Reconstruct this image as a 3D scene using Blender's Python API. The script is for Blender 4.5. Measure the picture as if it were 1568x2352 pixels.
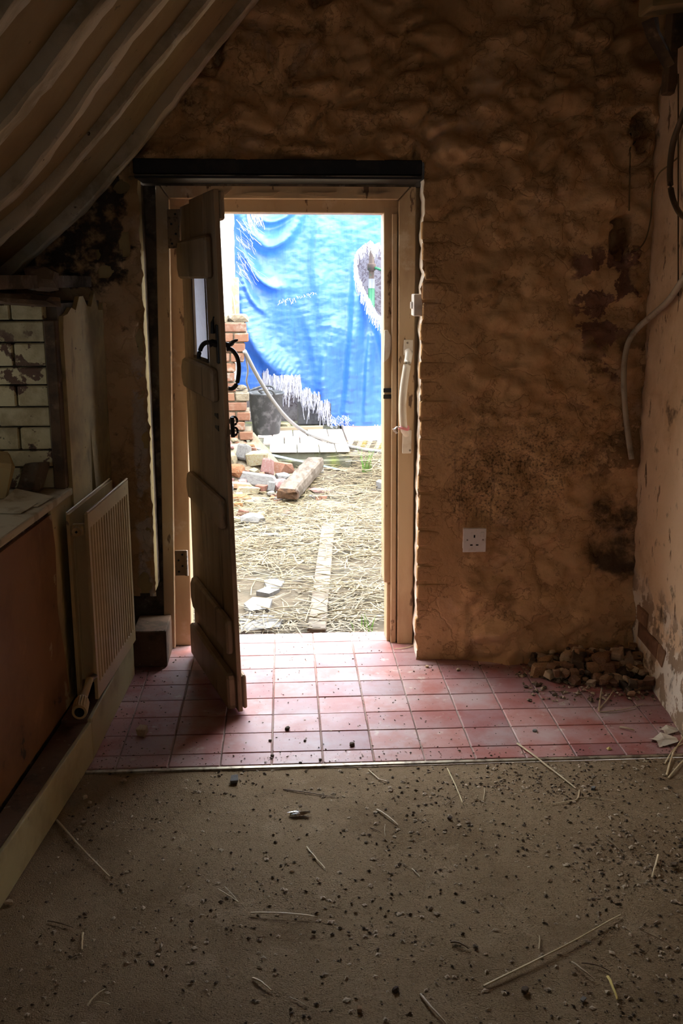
import bpy, bmesh, math, random
from mathutils import Vector, Matrix, noise as NZ
random.seed(7)
for o in list(bpy.data.objects): bpy.data.objects.remove(o)
S = bpy.context.scene
COL = S.collection
# ------------------------------------------------------------------ camera
FPX = 2287.0; EYE = 1.55; PITCH = math.atan(536/FPX); YAW = math.radians(-3.23)
cd = bpy.data.cameras.new('camera'); cam = bpy.data.objects.new('camera', cd); COL.objects.link(cam)
cd.sensor_fit = 'HORIZONTAL'; cd.sensor_width = 24.0; cd.lens = 24.0*FPX/1568; cd.clip_start = .05
cam.location = (0, 0, EYE); cam.rotation_euler = (math.pi/2-PITCH, 0, YAW)
S.camera = cam
# ------------------------------------------------------------------ world, sun, exposure
W = bpy.data.worlds.new('sky'); S.world = W; W.use_nodes = True
bg = W.node_tree.nodes['Background']; bg.inputs[0].default_value = (.86, .93, 1, 1); bg.inputs[1].default_value = 7.0
sd = bpy.data.lights.new('sun_offscreen', 'SUN'); sd.energy = 1.6; sd.angle = math.radians(14); sd.color = (1, .95, .86)
sun = bpy.data.objects.new('sun_offscreen', sd); COL.objects.link(sun); sun.rotation_euler = Vector((-.49, .10, -.866)).to_track_quat('-Z', 'Y').to_euler()
S.view_settings.view_transform = 'Standard'; S.view_settings.look = 'None'
S.view_settings.exposure = 1.36; S.view_settings.gamma = 1; S.view_settings.use_curve_mapping = False

def area_fill(name, loc, rot, sx, sy, power, col):
    l = bpy.data.lights.new(name, 'AREA'); l.shape = 'RECTANGLE'; l.size = sx; l.size_y = sy; l.energy = power; l.color = col
    o = bpy.data.objects.new(name, l); COL.objects.link(o); o.location = loc; o.rotation_euler = rot
# area light added to fill the room, outside the unseen rear window
area_fill('rear_fill_offscreen', (.35, -2.42, 1.5), (math.radians(90), 0, 0), 1.4, 1.2, 16, (1, .86, .66))

# ------------------------------------------------------------------ pixel helpers
_F = Vector((0, math.cos(PITCH), -math.sin(PITCH))); _U = Vector((0, math.sin(PITCH), math.cos(PITCH)))
_RZ = Matrix.Rotation(YAW, 3, 'Z'); CP = Vector((0, 0, EYE))
def ray(u, v): return _RZ @ (_F + Vector(((u-784)/FPX, 0, 0)) + _U*((1176-v)/FPX))
def fl(u, v, z=0.0): d = ray(u, v); return CP + d*((z-EYE)/d.z)
def wy(u, v, Y): d = ray(u, v); return CP + d*(Y/d.y)
def proj(p):
    q = _RZ.transposed() @ (Vector(p)-CP); w = q.dot(_F)
    return 784+FPX*q.x/w, 1176-FPX*q.dot(_U)/w
def fbm(x, y, z=0.0, o=4): return NZ.fractal(Vector((x, y, z)), 1.0, 2.0, o)
def ss(a, b, x):
    t = max(0, min(1, (x-a)/(b-a))) if a != b else float(x > a)
    return t*t*(3-2*t)

# ------------------------------------------------------------------ materials
def M(name, base, layers=(), rough=.85, bumps=(), rnd=0.0, obj=False, spec=.3, metal=0.0, trans=0.0, alpha=1.0):
    m = bpy.data.materials.new(name); m.use_nodes = True; nt = m.node_tree; N = nt.nodes; L = nt.links
    b = N['Principled BSDF']; b.inputs['Roughness'].default_value = rough; b.inputs['Metallic'].default_value = metal
    b.inputs['Specular IOR Level'].default_value = spec
    if obj: co = N.new('ShaderNodeTexCoord').outputs['Object']
    else: co = N.new('ShaderNodeNewGeometry').outputs['Position']
    def noise(scale, det=6, st=(1, 1, 1), kind='noise', dist=0.0):
        mp = N.new('ShaderNodeMapping'); mp.inputs['Scale'].default_value = [scale*s for s in st]; L.new(co, mp.inputs[0])
        if kind == 'noise':
            t = N.new('ShaderNodeTexNoise'); t.inputs['Scale'].default_value = 1; t.inputs['Detail'].default_value = det
            t.inputs['Roughness'].default_value = .62; t.inputs['Distortion'].default_value = dist; L.new(mp.outputs[0], t.inputs['Vector']); return t.outputs['Fac']
        if kind == 'wave':
            t = N.new('ShaderNodeTexWave'); t.inputs['Scale'].default_value = 1; t.inputs['Distortion'].default_value = dist; L.new(mp.outputs[0], t.inputs['Vector']); return t.outputs['Fac']
        if dist:
            wn = N.new('ShaderNodeTexNoise'); wn.inputs['Scale'].default_value = 2.5; wn.inputs['Detail'].default_value = 5; L.new(mp.outputs[0], wn.inputs['Vector'])
            vm = N.new('ShaderNodeVectorMath'); vm.operation = 'MULTIPLY_ADD'; L.new(wn.outputs['Color'], vm.inputs[0]); vm.inputs[1].default_value = (dist, dist, dist); L.new(mp.outputs[0], vm.inputs[2]); mp = vm
        t = N.new('ShaderNodeTexVoronoi'); t.inputs['Scale'].default_value = 1; t.feature = 'DISTANCE_TO_EDGE' if kind == 'edge' else 'F1'
        L.new(mp.outputs[0], t.inputs['Vector']); return t.outputs['Distance']
    def mr(src, a, b_, c=0.0, d=1.0, sm=True):
        r = N.new('ShaderNodeMapRange'); r.interpolation_type = 'SMOOTHSTEP' if sm else 'LINEAR'
        for i, x in enumerate((a, b_, c, d)): r.inputs[i+1].default_value = x
        L.new(src, r.inputs[0]); return r.outputs[0]
    def mul(a, b_):
        q = N.new('ShaderNodeMath'); q.operation = 'MULTIPLY'; L.new(a, q.inputs[0])
        if isinstance(b_, float): q.inputs[1].default_value = b_
        else: L.new(b_, q.inputs[1])
        return q.outputs[0]
    rg = N.new('ShaderNodeRGB'); rg.outputs[0].default_value = (*base, 1); cur = rg.outputs[0]
    sep = None
    for ly in layers:
        c, sc, lo, hi = ly[:4]; k = ly[4] if len(ly) > 4 else {}
        f = mr(noise(sc, k.get('det', 6), k.get('st', (1, 1, 1)), k.get('kind', 'noise'), k.get('dist', 0.0)), lo, hi)
        for ax, a0, a1, b1, b0 in k.get('box', ()):
            if sep is None: sep = N.new('ShaderNodeSeparateXYZ'); L.new(co, sep.inputs[0])
            ns = N.new('ShaderNodeMath'); ns.operation = 'MULTIPLY_ADD'; L.new(noise(k.get('ns', 9.0), 5), ns.inputs[0])
            ns.inputs[1].default_value = k.get('na', .15); L.new(sep.outputs[ax], ns.inputs[2])
            off = k.get('na', .15)*.5
            if a0 is not None: f = mul(f, mr(ns.outputs[0], a0+off, a1+off))
            if b0 is not None: f = mul(f, mr(ns.outputs[0], b1+off, b0+off, 1.0, 0.0))
        if k.get('w', 1.0) < 1: f = mul(f, float(k['w']))
        mx = N.new('ShaderNodeMix'); mx.data_type = 'RGBA'; L.new(f, mx.inputs[0]); L.new(cur, mx.inputs[6]); mx.inputs[7].default_value = (*c, 1)
        cur = mx.outputs[2]
    if rnd:
        oi = N.new('ShaderNodeObjectInfo'); hs = N.new('ShaderNodeHueSaturation')
        L.new(mr(oi.outputs['Random'], 0, 1, 1-rnd, 1+rnd, False), hs.inputs['Value'])
        L.new(mr(mul(oi.outputs['Random'], 7.31), 0, 7.31, .5-rnd*.03, .5+rnd*.03, False), hs.inputs['Hue'])
        L.new(cur, hs.inputs['Color']); cur = hs.outputs[0]
    L.new(cur, b.inputs['Base Color'])
    prev = None
    for bp in bumps:
        sc, st, ds = bp[:3]; k = bp[3] if len(bp) > 3 else {}
        bn = N.new('ShaderNodeBump'); bn.inputs['Strength'].default_value = st; bn.inputs['Distance'].default_value = ds
        hgt = noise(sc, k.get('det', 6), k.get('st', (1, 1, 1)), k.get('kind', 'noise'), k.get('dist', 0.0))
        L.new(mr(hgt, k['lo'], k['hi']) if 'lo' in k else hgt, bn.inputs['Height'])
        if prev: L.new(prev, bn.inputs['Normal'])
        prev = bn.outputs[0]
    if prev: L.new(prev, b.inputs['Normal'])
    if trans:
        tl = N.new('ShaderNodeBsdfTranslucent'); L.new(cur, tl.inputs[0]); ms = N.new('ShaderNodeMixShader'); ms.inputs[0].default_value = trans
        L.new(b.outputs[0], ms.inputs[1]); L.new(tl.outputs[0], ms.inputs[2]); L.new(ms.outputs[0], N['Material Output'].inputs[0])
    if alpha < 1:
        tp = N.new('ShaderNodeBsdfTransparent'); ms = N.new('ShaderNodeMixShader'); ms.inputs[0].default_value = alpha
        L.new(tp.outputs[0], ms.inputs[1]); L.new(b.outputs[0], ms.inputs[2]); L.new(ms.outputs[0], N['Material Output'].inputs[0])
    return m

MT = {}
wall_layers = [
    ((.52, .31, .145), 2.2, .42, .66, dict(w=.8)),
    ((.45, .27, .125), 4.5, .505, .515, dict(w=.4, det=9)),
    ((.70, .52, .39), 3.1, .56, .74, dict(w=.6)),
    ((.33, .185, .08), 5.0, .54, .74, dict(w=.75, det=9)),
    ((.10, .06, .032), 14, .64, .76, dict(w=.8, det=9)),
    ((.07, .045, .025), 3.0, .62, .76, dict(w=.6, det=9)),
    ((.05, .035, .022), 40, .56, .68, dict(w=.6, st=(1.6, 1, .05), box=[(0, .60, .74, .98, 1.1), (2, .50, .60, .82, .95)], na=.2, ns=6)),
    ((.05, .042, .036), 16, .32, .54, dict(w=.95, det=8, box=[(0, None, None, -.60, -.58), (2, 1.50, 1.54, None, None)], na=.22, ns=14)),
    ((.235, .125, .085), 7, .50, .515, dict(det=9, box=[(0, 1.10, 1.16, 1.37, 1.40), (2, 1.15, 1.2, 1.66, 1.70)], na=.3, ns=7)),
    ((.30, .18, .09), 5, .50, .53, dict(w=.9, det=9, box=[(0, 1.12, 1.2, 1.45, 1.5), (2, .75, .8, 1.3, 1.4)], na=.3, ns=7)),
    ((.035, .026, .02), 110, .46, .66, dict(w=.75, det=9, box=[(0, .55, .75, 1.0, 1.3), (2, .55, .70, .85, 1.10)], na=.7, ns=4)),
    ((.04, .03, .022), 6.0, .38, .58, dict(w=.9, box=[(0, 1.20, 1.3, 1.45, 1.5), (2, .32, .4, .66, .74)], na=.2, ns=6)),
    ((.62, .52, .43), 10, .42, .52, dict(w=.85, det=8, box=[(0, -.60, -.585, -.555, -.53), (2, .2, .3, 1.15, 1.3)], na=.05, ns=12)),
]
MT['wall'] = M('aged_limewash', (.68, .43, .22), wall_layers, .9,
               [(18, .45, .014), (70, .4, .004), (4.5, .6, .010, dict(det=9, lo=.50, hi=.515)), (7.5, .6, .008, dict(det=9, lo=.56, hi=.575)), (2.0, .45, .006, dict(kind='edge', dist=.9, lo=0.0, hi=.02))], spec=.15)
MT['wall2'] = M('flaking_paint', (.72, .53, .345), [
    ((.58, .39, .23), 2.5, .44, .66, {}), ((.16, .095, .055), 26, .60, .68, dict(det=9, st=(1, 1, .35))),
    ((.74, .66, .55), 5, .42, .52, dict(det=9, box=[(2, None, None, .28, .42)], na=.35, ns=7)),
    ((.34, .24, .16), 11, .50, .54, dict(det=9, box=[(2, None, None, .30, .42)], na=.3, ns=7)),
    ((.08, .055, .035), 8, .58, .70, dict(w=.8))],
    .88, [(22, .35, .01), (90, .3, .003)], spec=.15)
MT['mortar'] = M('bare_mortar', (.16, .12, .085), [((.07, .055, .04), 9, .45, .6), ((.25, .2, .15), 24, .55, .7)], .95, [(40, .6, .01)])
MT['leftwall'] = M('cream_plaster', (.52, .38, .17), [((.30, .22, .11), 2.6, .45, .65), ((.07, .055, .035), 7, .56, .70, dict(st=(1, 1, .4), w=.85)), ((.05, .035, .02), 40, .66, .72)], .8, [(12, .2, .006), (80, .2, .002)])
MT['board'] = M('brown_hardboard', (.27, .125, .05), [((.17, .075, .03), 3, .42, .66), ((.35, .17, .07), 5, .56, .72), ((.42, .31, .17), 9, .60, .63, dict(det=9, box=[(1, 2.98, 3.05, None, None)], na=.16, ns=8)), ((.05, .035, .02), 6, .66, .7)], .6, [(30, .2, .003)])
MT['whitebrick'] = M('whitewashed_brick', (.62, .52, .30), [((.45, .36, .19), 9, .45, .62), ((.15, .085, .055), 11, .535, .56, dict(det=9)), ((.30, .23, .13), 5, .5, .7), ((.05, .04, .025), 22, .64, .7)], .85, [(30, .5, .006)], rnd=.06)
MT['boxing'] = M('cream_boxing_paint', (.47, .39, .20), [((.36, .28, .14), 4, .45, .65), ((.12, .08, .045), 30, .66, .74)], .55, [(20, .15, .002)])
MT['boxtop'] = M('dusty_board', (.15, .085, .05), [((.08, .05, .03), 12, .45, .62), ((.26, .19, .12), 50, .62, .72)], .9, [(60, .4, .004)])
MT['rafter'] = M('limewashed_oak', (.60, .51, .37), [((.36, .29, .19), 4, .42, .64, dict(st=(1, 2, 1))), ((.58, .51, .40), 9, .5, .7), ((.10, .075, .05), 9, .64, .70, dict(det=9)), ((.06, .045, .03), 30, .68, .73)], .85, [(16, .4, .008), (60, .35, .004)], spec=.2)
MT['ceil'] = M('brown_ceiling_plaster', (.30, .205, .095), [((.25, .165, .075), 3, .42, .65), ((.09, .06, .03), 18, .64, .72)], .92, [(14, .3, .008)])
MT['tile'] = M('quarry_tile', (.32, .108, .09), [((.37, .18, .168), 5, .38, .60), ((.40, .285, .275), 3.2, .44, .64, dict(w=.85)), ((.52, .43, .36), 11, .60, .72, dict(det=9, w=.8)), ((.10, .06, .045), 60, .64, .72)], .5, [(12, .12, .004), (120, .12, .001)], rnd=.20, spec=.3)
MT['grout'] = M('dusty_grout', (.33, .25, .21), [((.18, .12, .10), 6, .45, .6)], .95, [(60, .5, .003)])
MT['carpet'] = M('dirty_brown_carpet', (.27, .19, .112), [((.20, .135, .075), 2.2, .45, .66), ((.33, .24, .15), 6, .55, .72), ((.11, .072, .042), 260, .54, .68, dict(det=4)), ((.44, .34, .23), 330, .62, .74, dict(det=3))], .97, [(240, .9, .004, dict(det=3)), (30, .4, .006)], spec=.08)
MT['brass'] = M('worn_aluminium_strip', (.42, .36, .26), [((.18, .14, .10), 30, .45, .65)], .5, metal=.7)
MT['doorwood'] = M('grimy_cream_door_paint', (.40, .28, .17), [((.27, .18, .10), 5, .42, .64, dict(st=(1, 1, .15))), ((.12, .08, .05), 14, .58, .70, dict(st=(1, 1, .15), det=9)), ((.52, .39, .26), 7, .60, .74)], .6, [(30, .25, .003, dict(st=(1, 1, .1)))], spec=.3)
MT['frame'] = M('peeling_cream_gloss', (.56, .40, .235), [((.42, .27, .15), 4, .44, .66, dict(st=(1, 1, .3))), ((.66, .54, .39), 6, .58, .72), ((.15, .085, .045), 22, .63, .67, dict(det=9, st=(1, 1, .3)))], .5, [(26, .25, .004, dict(st=(1, 1, .25)))], spec=.35)
MT['white'] = M('white_plaster_lit_reveal', (.78, .70, .60), [((.60, .48, .36), 7, .5, .68), ((.30, .2, .13), 20, .66, .72)], .9, [(25, .6, .01)])  # white plaster; on the reveal its paleness also carries the door light
MT['lintel'] = M('black_painted_steel', (.012, .011, .012), [((.03, .026, .024), 9, .5, .7)], .45, [(40, .2, .002)])
MT['lintel2'] = M('chipped_grey_flange', (.16, .145, .13), [((.03, .026, .024), 9, .45, .62)], .5, [(40, .2, .002)])
MT['iron'] = M('black_iron', (.018, .016, .017), (), .5, [(80, .3, .001)], obj=True)
MT['hinge'] = M('painted_hinge', (.26, .17, .10), [((.08, .05, .03), 40, .55, .65)], .5)
MT['plastic'] = M('white_plastic', (.80, .76, .72), [((.66, .58, .5), 20, .5, .7)], .35, spec=.5)
MT['railplastic'] = M('ivory_rail', (.80, .74, .62), [((.66, .56, .42), 14, .5, .68)], .32, spec=.5)
MT['dark'] = M('dark_slot', (.01, .009, .008), (), .7)
MT['screw'] = M('dull_screw', (.35, .3, .25), (), .4, metal=.8)
MT['pink'] = M('pink_tape', (.80, .30, .32), (), .5)
MT['clear'] = M('crumpled_film', (.80, .72, .66), (), .3, [(60, .5, .004)])
MT['cable'] = M('grey_flat_cable', (.42, .36, .27), [((.25, .2, .14), 20, .5, .7)], .45)
MT['wire'] = M('old_thin_wire', (.20, .14, .065), (), .6)
MT['blackcable'] = M('brown_black_cable', (.10, .065, .035), [((.2, .13, .07), 12, .5, .7)], .5)
MT['radiator'] = M('yellowed_radiator_enamel', (.52, .36, .17), [((.40, .26, .11), 3, .45, .68), ((.2, .12, .07), 30, .67, .73)], .38, spec=.45)
MT['raddark'] = M('shaded_radiator_inside', (.16, .11, .065), [((.08, .055, .035), 10, .45, .6)], .8)  # darker copy of the radiator enamel imitating inner shade, used by no part
MT['timber'] = M('dark_roof_timber', (.14, .085, .045), [((.07, .045, .028), 6, .45, .62), ((.22, .14, .08), 20, .56, .7)], .88, [(20, .5, .008)])
MT['rub'] = M('rubble_brown', (.30, .17, .095), [((.20, .11, .065), 14, .45, .62), ((.42, .28, .17), 20, .56, .68)], .92, [(60, .5, .003)], rnd=.35, obj=True)
MT['rubpale'] = M('plaster_lump', (.52, .39, .26), [((.36, .25, .15), 18, .48, .65)], .92, [(60, .5, .003)], rnd=.25, obj=True)
MT['crumb'] = M('dark_crumb', (.075, .052, .036), [((.14, .1, .07), 60, .5, .6)], .95, rnd=.4, obj=True)
MT['chip'] = M('pale_grit', (.46, .36, .25), [((.24, .18, .12), 35, .45, .6)], .9)
MT['grit'] = M('brown_grit', (.085, .06, .04), [((.17, .12, .075), 45, .5, .62)], .95)
MT['straw'] = M('straw_pale', (.62, .50, .31), [((.46, .35, .19), 9, .45, .65)], .55, rnd=.25, spec=.4)
MT['strawdark'] = M('straw_dark', (.20, .135, .075), [((.11, .075, .045), 20, .45, .65)], .7, rnd=.2)
MT['strawyel'] = M('straw_yellow', (.72, .58, .20), (), .5)
MT['foil'] = M('crumpled_foil', (.9, .92, .95), (), .18, [(90, .6, .004)], metal=1.0)
MT['leaf'] = M('pale_paint_flake', (.62, .54, .42), [((.45, .36, .26), 20, .5, .66)], .7)
MT['paper'] = M('grubby_paper', (.55, .46, .30), [((.38, .29, .17), 12, .5, .66)], .8)
# outdoors
MT['earth'] = M('yard_earth', (.085, .064, .040), [((.05, .04, .024), 3, .44, .64), ((.11, .09, .062), 8, .56, .7), ((.075, .085, .03), 2.4, .60, .70, dict(w=.7))], .95, [(30, .5, .01)])
MT['strawout'] = M('litter_straw', (.195, .150, .078), [((.115, .082, .038), 5, .42, .62), ((.25, .21, .13), 17, .56, .7)], .55, spec=.35)
MT['ywall'] = M('whitewashed_flint', (0.698, 0.650, 0.566), [((0.458, 0.384, 0.301), 4.5, .55, .66, dict(st=(1, 1, 1.6))), ((0.774, 0.749, 0.707), 8, .5, .7)], .9, [(7, .6, .03, dict(kind='edge'))])
MT['ybrick'] = M('orange_brick', (0.143, 0.065, 0.036), [((0.177, 0.104, 0.068), 9, .46, .64), ((0.208, 0.182, 0.146), 6, .56, .66), ((0.088, 0.042, 0.026), 16, .62, .7)], .9, [(50, .5, .004)], rnd=.2)
MT['ymortar'] = M('sandy_mortar', (0.161, 0.130, 0.088), [((0.117, 0.088, 0.057), 9, .45, .64), ((0.192, 0.166, 0.125), 18, .56, .7)], .95, [(30, .8, .012)])
MT['concrete'] = M('mossy_concrete', (0.088, 0.083, 0.057), [((0.055, 0.052, 0.034), 6, .45, .62), ((0.099, 0.109, 0.034), 4, .50, .64), ((0.130, 0.120, 0.099), 14, .58, .7)], .95, [(30, .6, .008)])
MT['pave'] = M('bright_paving', (0.416, 0.364, 0.322), [((0.406, 0.286, 0.260), 3.5, .48, .62), ((0.344, 0.286, 0.218), 9, .56, .7)], .8, [(20, .2, .003)], rnd=.1)
MT['redtile'] = M('terracotta_fragment', (0.156, 0.068, 0.042), [((0.182, 0.099, 0.073), 12, .48, .64)], .8, [(60, .3, .002)], rnd=.15, obj=True)
MT['pinktile'] = M('pink_tile_fragment', (0.172, 0.088, 0.078), [((0.187, 0.130, 0.122), 9, .5, .64)], .7, rnd=.1, obj=True)
MT['flint'] = M('grey_flint', (0.143, 0.135, 0.125), [((0.192, 0.179, 0.156), 14, .48, .6), ((0.091, 0.086, 0.083), 10, .6, .7)], .6, [(40, .3, .003)], rnd=.12, obj=True)
MT['limest'] = M('yellow_mortar_lump', (0.192, 0.161, 0.094), [((0.161, 0.094, 0.047), 9, .54, .62), ((0.213, 0.198, 0.161), 16, .5, .65)], .9, [(40, .6, .006)], rnd=.15, obj=True)
MT['orange'] = M('orange_brick_chunk', (0.161, 0.070, 0.026), [((0.187, 0.130, 0.068), 14, .54, .66), ((0.104, 0.042, 0.018), 20, .58, .7)], .9, [(50, .5, .004)], rnd=.2, obj=True)
MT['greystone'] = M('pale_grey_stone', (0.151, 0.143, 0.135), [((0.109, 0.101, 0.096), 9, .46, .62), ((0.187, 0.179, 0.172), 20, .54, .68)], .9, [(40, .4, .004)], rnd=.15, obj=True)
MT['weath'] = M('weathered_timber', (0.104, 0.081, 0.061), [((0.065, 0.047, 0.032), 9, .44, .62, dict(st=(3, .6, 1))), ((0.146, 0.125, 0.104), 20, .55, .7)], .9, [(30, .6, .008, dict(st=(3, .5, 1)))])
MT['rot'] = M('rotten_end_grain', (0.073, 0.036, 0.016), [((0.036, 0.018, 0.008), 22, .45, .6)], .95, [(50, .9, .01)])
MT['plank'] = M('buried_plank', (0.161, 0.125, 0.088), [((0.120, 0.094, 0.070), 5, .46, .6), ((0.192, 0.156, 0.114), 12, .55, .7)], .85, [(30, .3, .003)])
MT['ledge'] = M('new_pale_batten', (0.203, 0.161, 0.104), (), .7)
MT['glassy'] = M('green_glass_sheet', (0.135, 0.177, 0.172), [((0.182, 0.208, 0.205), 7, .5, .65)], .12, spec=.6)
MT['tub'] = M('scuffed_black_tub', (0.044, 0.046, 0.048), [((0.135, 0.135, 0.140), 11, .48, .68, dict(det=9)), ((0.208, 0.208, 0.213), 40, .64, .72, dict(w=.6))], .6, [(30, .2, .002)], spec=.4)
MT['tarp'] = M('blue_woven_tarp', (.036, .145, .50), [((.026, .11, .46), 9, .45, .65, dict(st=(5, 1, .5), w=.7)), ((.25, .36, .55), 34, .68, .73, dict(st=(7, 1, .4), w=.7))], .42, [(22, .4, .008, dict(st=(1, 1, 2.2))), (120, .25, .003)], trans=.35, spec=.9)
MT['fringe'] = M('white_frayed_thread', (.44, .44, .52), (), .7, trans=.3)
MT['hose'] = M('white_hose', (0.187, 0.177, 0.166), (), .4)
MT['polegreen'] = M('green_paint_pole', (0.031, 0.156, 0.068), (), .45)
MT['polerust'] = M('rusty_pole', (0.104, 0.068, 0.047), [((0.052, 0.073, 0.042), 14, .5, .62)], .7)
MT['tape'] = M('white_tape', (0.195, 0.195, 0.200), (), .5)
MT['wallpaper'] = M('damask_wallpaper', (0.218, 0.192, 0.187), [((0.125, 0.099, 0.099), 13, .50, .56, dict(dist=2.5, det=3)), ((0.286, 0.260, 0.250), 4, .55, .7)], .9)
MT['weed'] = M('weed_green', (0.104, 0.218, 0.036), (), .5, trans=.3)
MT['hazy'] = M('hazard_yellow', (0.270, 0.208, 0.062), [((0.208, 0.146, 0.062), 12, .5, .62)], .8)
MT['hazb'] = M('hazard_black', (0.083, 0.068, 0.057), (), .8)
MT['rubber'] = MT['iron']
MT['glass'] = M('obscured_glass', (.62, .63, .68), (), .25, [(26, .9, .010, dict(kind='edge'))], trans=.65, spec=.6)
MT['winglass'] = M('dirty_window_glass', (.08, .068, .045), (), .3, alpha=.82)
MT['clearpane'] = M('thin_window_glass', (.3, .3, .28), (), .2, alpha=.25)
MT['winframe'] = M('window_frame_paint', (.6, .55, .42), (), .6)
MT['outplain'] = M('outer_render', (.55, .48, .40), [((.45, .38, .31), 3, .45, .6)], .9)

# ------------------------------------------------------------------ object helpers
def link(name, me, mat, parent=None):
    o = bpy.data.objects.new(name, me); COL.objects.link(o)
    if mat is not None and not me.materials: me.materials.append(MT[mat] if isinstance(mat, str) else mat)
    if parent is not None: o.parent = parent
    return o
OFF = {}
def mesh(name, V, F, mat, parent=None, smooth=False, off=None):
    if off is None and parent is not None: off = parent.location if parent.get('_w') else OFF.get(parent.name)
    if off is not None: V = [(v[0]-off[0], v[1]-off[1], v[2]-off[2]) for v in V]
    me = bpy.data.meshes.new(name); me.from_pydata([tuple(v) for v in V], [], F); me.update()
    if smooth: me.polygons.foreach_set('use_smooth', [True]*len(me.polygons))
    o = link(name, me, mat, parent)
    if off is not None: OFF[o.name] = Vector(off)
    return o
def tag(o, label, cat, group=None, kind=None):
    if label: o['label'] = label
    if cat: o['category'] = cat
    if group: o['group'] = group
    if kind: o['kind'] = kind
    return o
def root(name, loc, label, cat, rz=0.0, group=None, kind=None, world=True):
    o = bpy.data.objects.new(name, None); COL.objects.link(o); o.location = loc; o.rotation_euler = (0, 0, rz); o.empty_display_size = .05
    if world: o['_w'] = 1
    return tag(o, label, cat, group, kind)
BF = [(0, 1, 3, 2), (4, 6, 7, 5), (0, 4, 5, 1), (2, 3, 7, 6), (0, 2, 6, 4), (1, 5, 7, 3)]
def boxvf(x0, x1, y0, y1, z0, z1): return [(x, y, z) for x in (x0, x1) for y in (y0, y1) for z in (z0, z1)], [tuple(f) for f in BF]
def joinvf(lst):
    V, F = [], []
    for v, f in lst:
        n = len(V); V += list(v); F += [tuple(i+n for i in q) for q in f]
    return V, F
def bev(V, F, w=.003, seg=1):
    bm = bmesh.new(); vs = [bm.verts.new(v) for v in V]
    for f in F:
        try: bm.faces.new([vs[i] for i in f])
        except ValueError: pass
    bmesh.ops.recalc_face_normals(bm, faces=bm.faces)
    bmesh.ops.bevel(bm, geom=bm.edges[:], offset=w, segments=seg, affect='EDGES', profile=.6)
    bm.verts.index_update()
    R = [v.co[:] for v in bm.verts], [tuple(v.index for v in f.verts) for f in bm.faces]
    bm.free(); return R
def box(name, x0, x1, y0, y1, z0, z1, mat, parent=None, b=.003, seg=1):
    V, F = boxvf(x0, x1, y0, y1, z0, z1)
    if b: V, F = bev(V, F, b, seg)
    return mesh(name, V, F, mat, parent)
def prism(name, poly, fn, t0, t1, mat, parent=None, b=0.0):
    n = len(poly); V = [fn(a, c, t0) for a, c in poly]+[fn(a, c, t1) for a, c in poly]
    F = [tuple(range(n)), tuple(range(2*n-1, n-1, -1))]+[(i, i+n, (i+1) % n+n, (i+1) % n) for i in range(n)]
    if b: V, F = bev(V, F, b)
    bm = bmesh.new(); vs = [bm.verts.new(v) for v in V]
    for f in F: bm.faces.new([vs[i] for i in f])
    bmesh.ops.recalc_face_normals(bm, faces=bm.faces); bmesh.ops.triangulate(bm, faces=[f for f in bm.faces if len(f.verts) > 4]); bm.verts.index_update()
    V = [v.co[:] for v in bm.verts]; F = [tuple(v.index for v in f.verts) for f in bm.faces]; bm.free()
    return mesh(name, V, F, mat, parent)
def spline(pts, n=8):
    P = [Vector(p) for p in pts]; out = []
    for i in range(len(P)-1):
        a, b, c, d = P[max(i-1, 0)], P[i], P[i+1], P[min(i+2, len(P)-1)]
        for k in range(n):
            t = k/n; out.append(.5*((2*b)+(c-a)*t+(2*a-5*b+4*c-d)*t*t+(3*b-a-3*c+d)*t**3))
    return out+[P[-1]]
def tubevf(pts, r, sides=8, flat=1.0, cap=True):
    P = [Vector(p) for p in pts]; V, F = [], []; up = Vector((0, 0, 1)); n = len(P)
    for i, p in enumerate(P):
        t = (P[min(i+1, n-1)]-P[max(i-1, 0)])
        t = t.normalized() if t.length > 1e-9 else Vector((1, 0, 0))
        a = t.cross(up if abs(t.z) < .9 else Vector((0, 1, 0))).normalized(); b = a.cross(t)
        rr = r[i] if isinstance(r, (list, tuple)) else r
        for k in range(sides):
            g = 2*math.pi*k/sides; V.append(p+a*math.cos(g)*rr+b*math.sin(g)*rr*flat)
    for i in range(n-1):
        for k in range(sides): q = (k+1) % sides; F.append((i*sides+k, i*sides+q, (i+1)*sides+q, (i+1)*sides+k))
    if cap: F += [tuple(range(sides))[::-1], tuple(range((n-1)*sides, n*sides))]
    return V, F
def tube(name, pts, r, mat, parent=None, sides=8, flat=1.0, sm=True):
    V, F = tubevf(pts, r, sides, flat); return mesh(name, V, F, mat, parent, sm)
def lathe(name, c, prof, mat, parent=None, sides=20, axis='z', sm=True):
    V, F = [], []
    for r, h in prof:
        for k in range(sides):
            g = 2*math.pi*k/sides; q = (r*math.cos(g), r*math.sin(g), h)
            if axis == 'y': q = (q[0], q[2], q[1])
            if axis == 'x': q = (q[2], q[0], q[1])
            V.append((c[0]+q[0], c[1]+q[1], c[2]+q[2]))
    for i in range(len(prof)-1):
        for k in range(sides): j = (k+1) % sides; F.append((i*sides+k, i*sides+j, (i+1)*sides+j, (i+1)*sides+k))
    F += [tuple(range(sides)), tuple(range((len(prof)-1)*sides, len(prof)*sides))]
    return mesh(name, V, F, mat, parent, sm)
_rocks = {}
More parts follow.
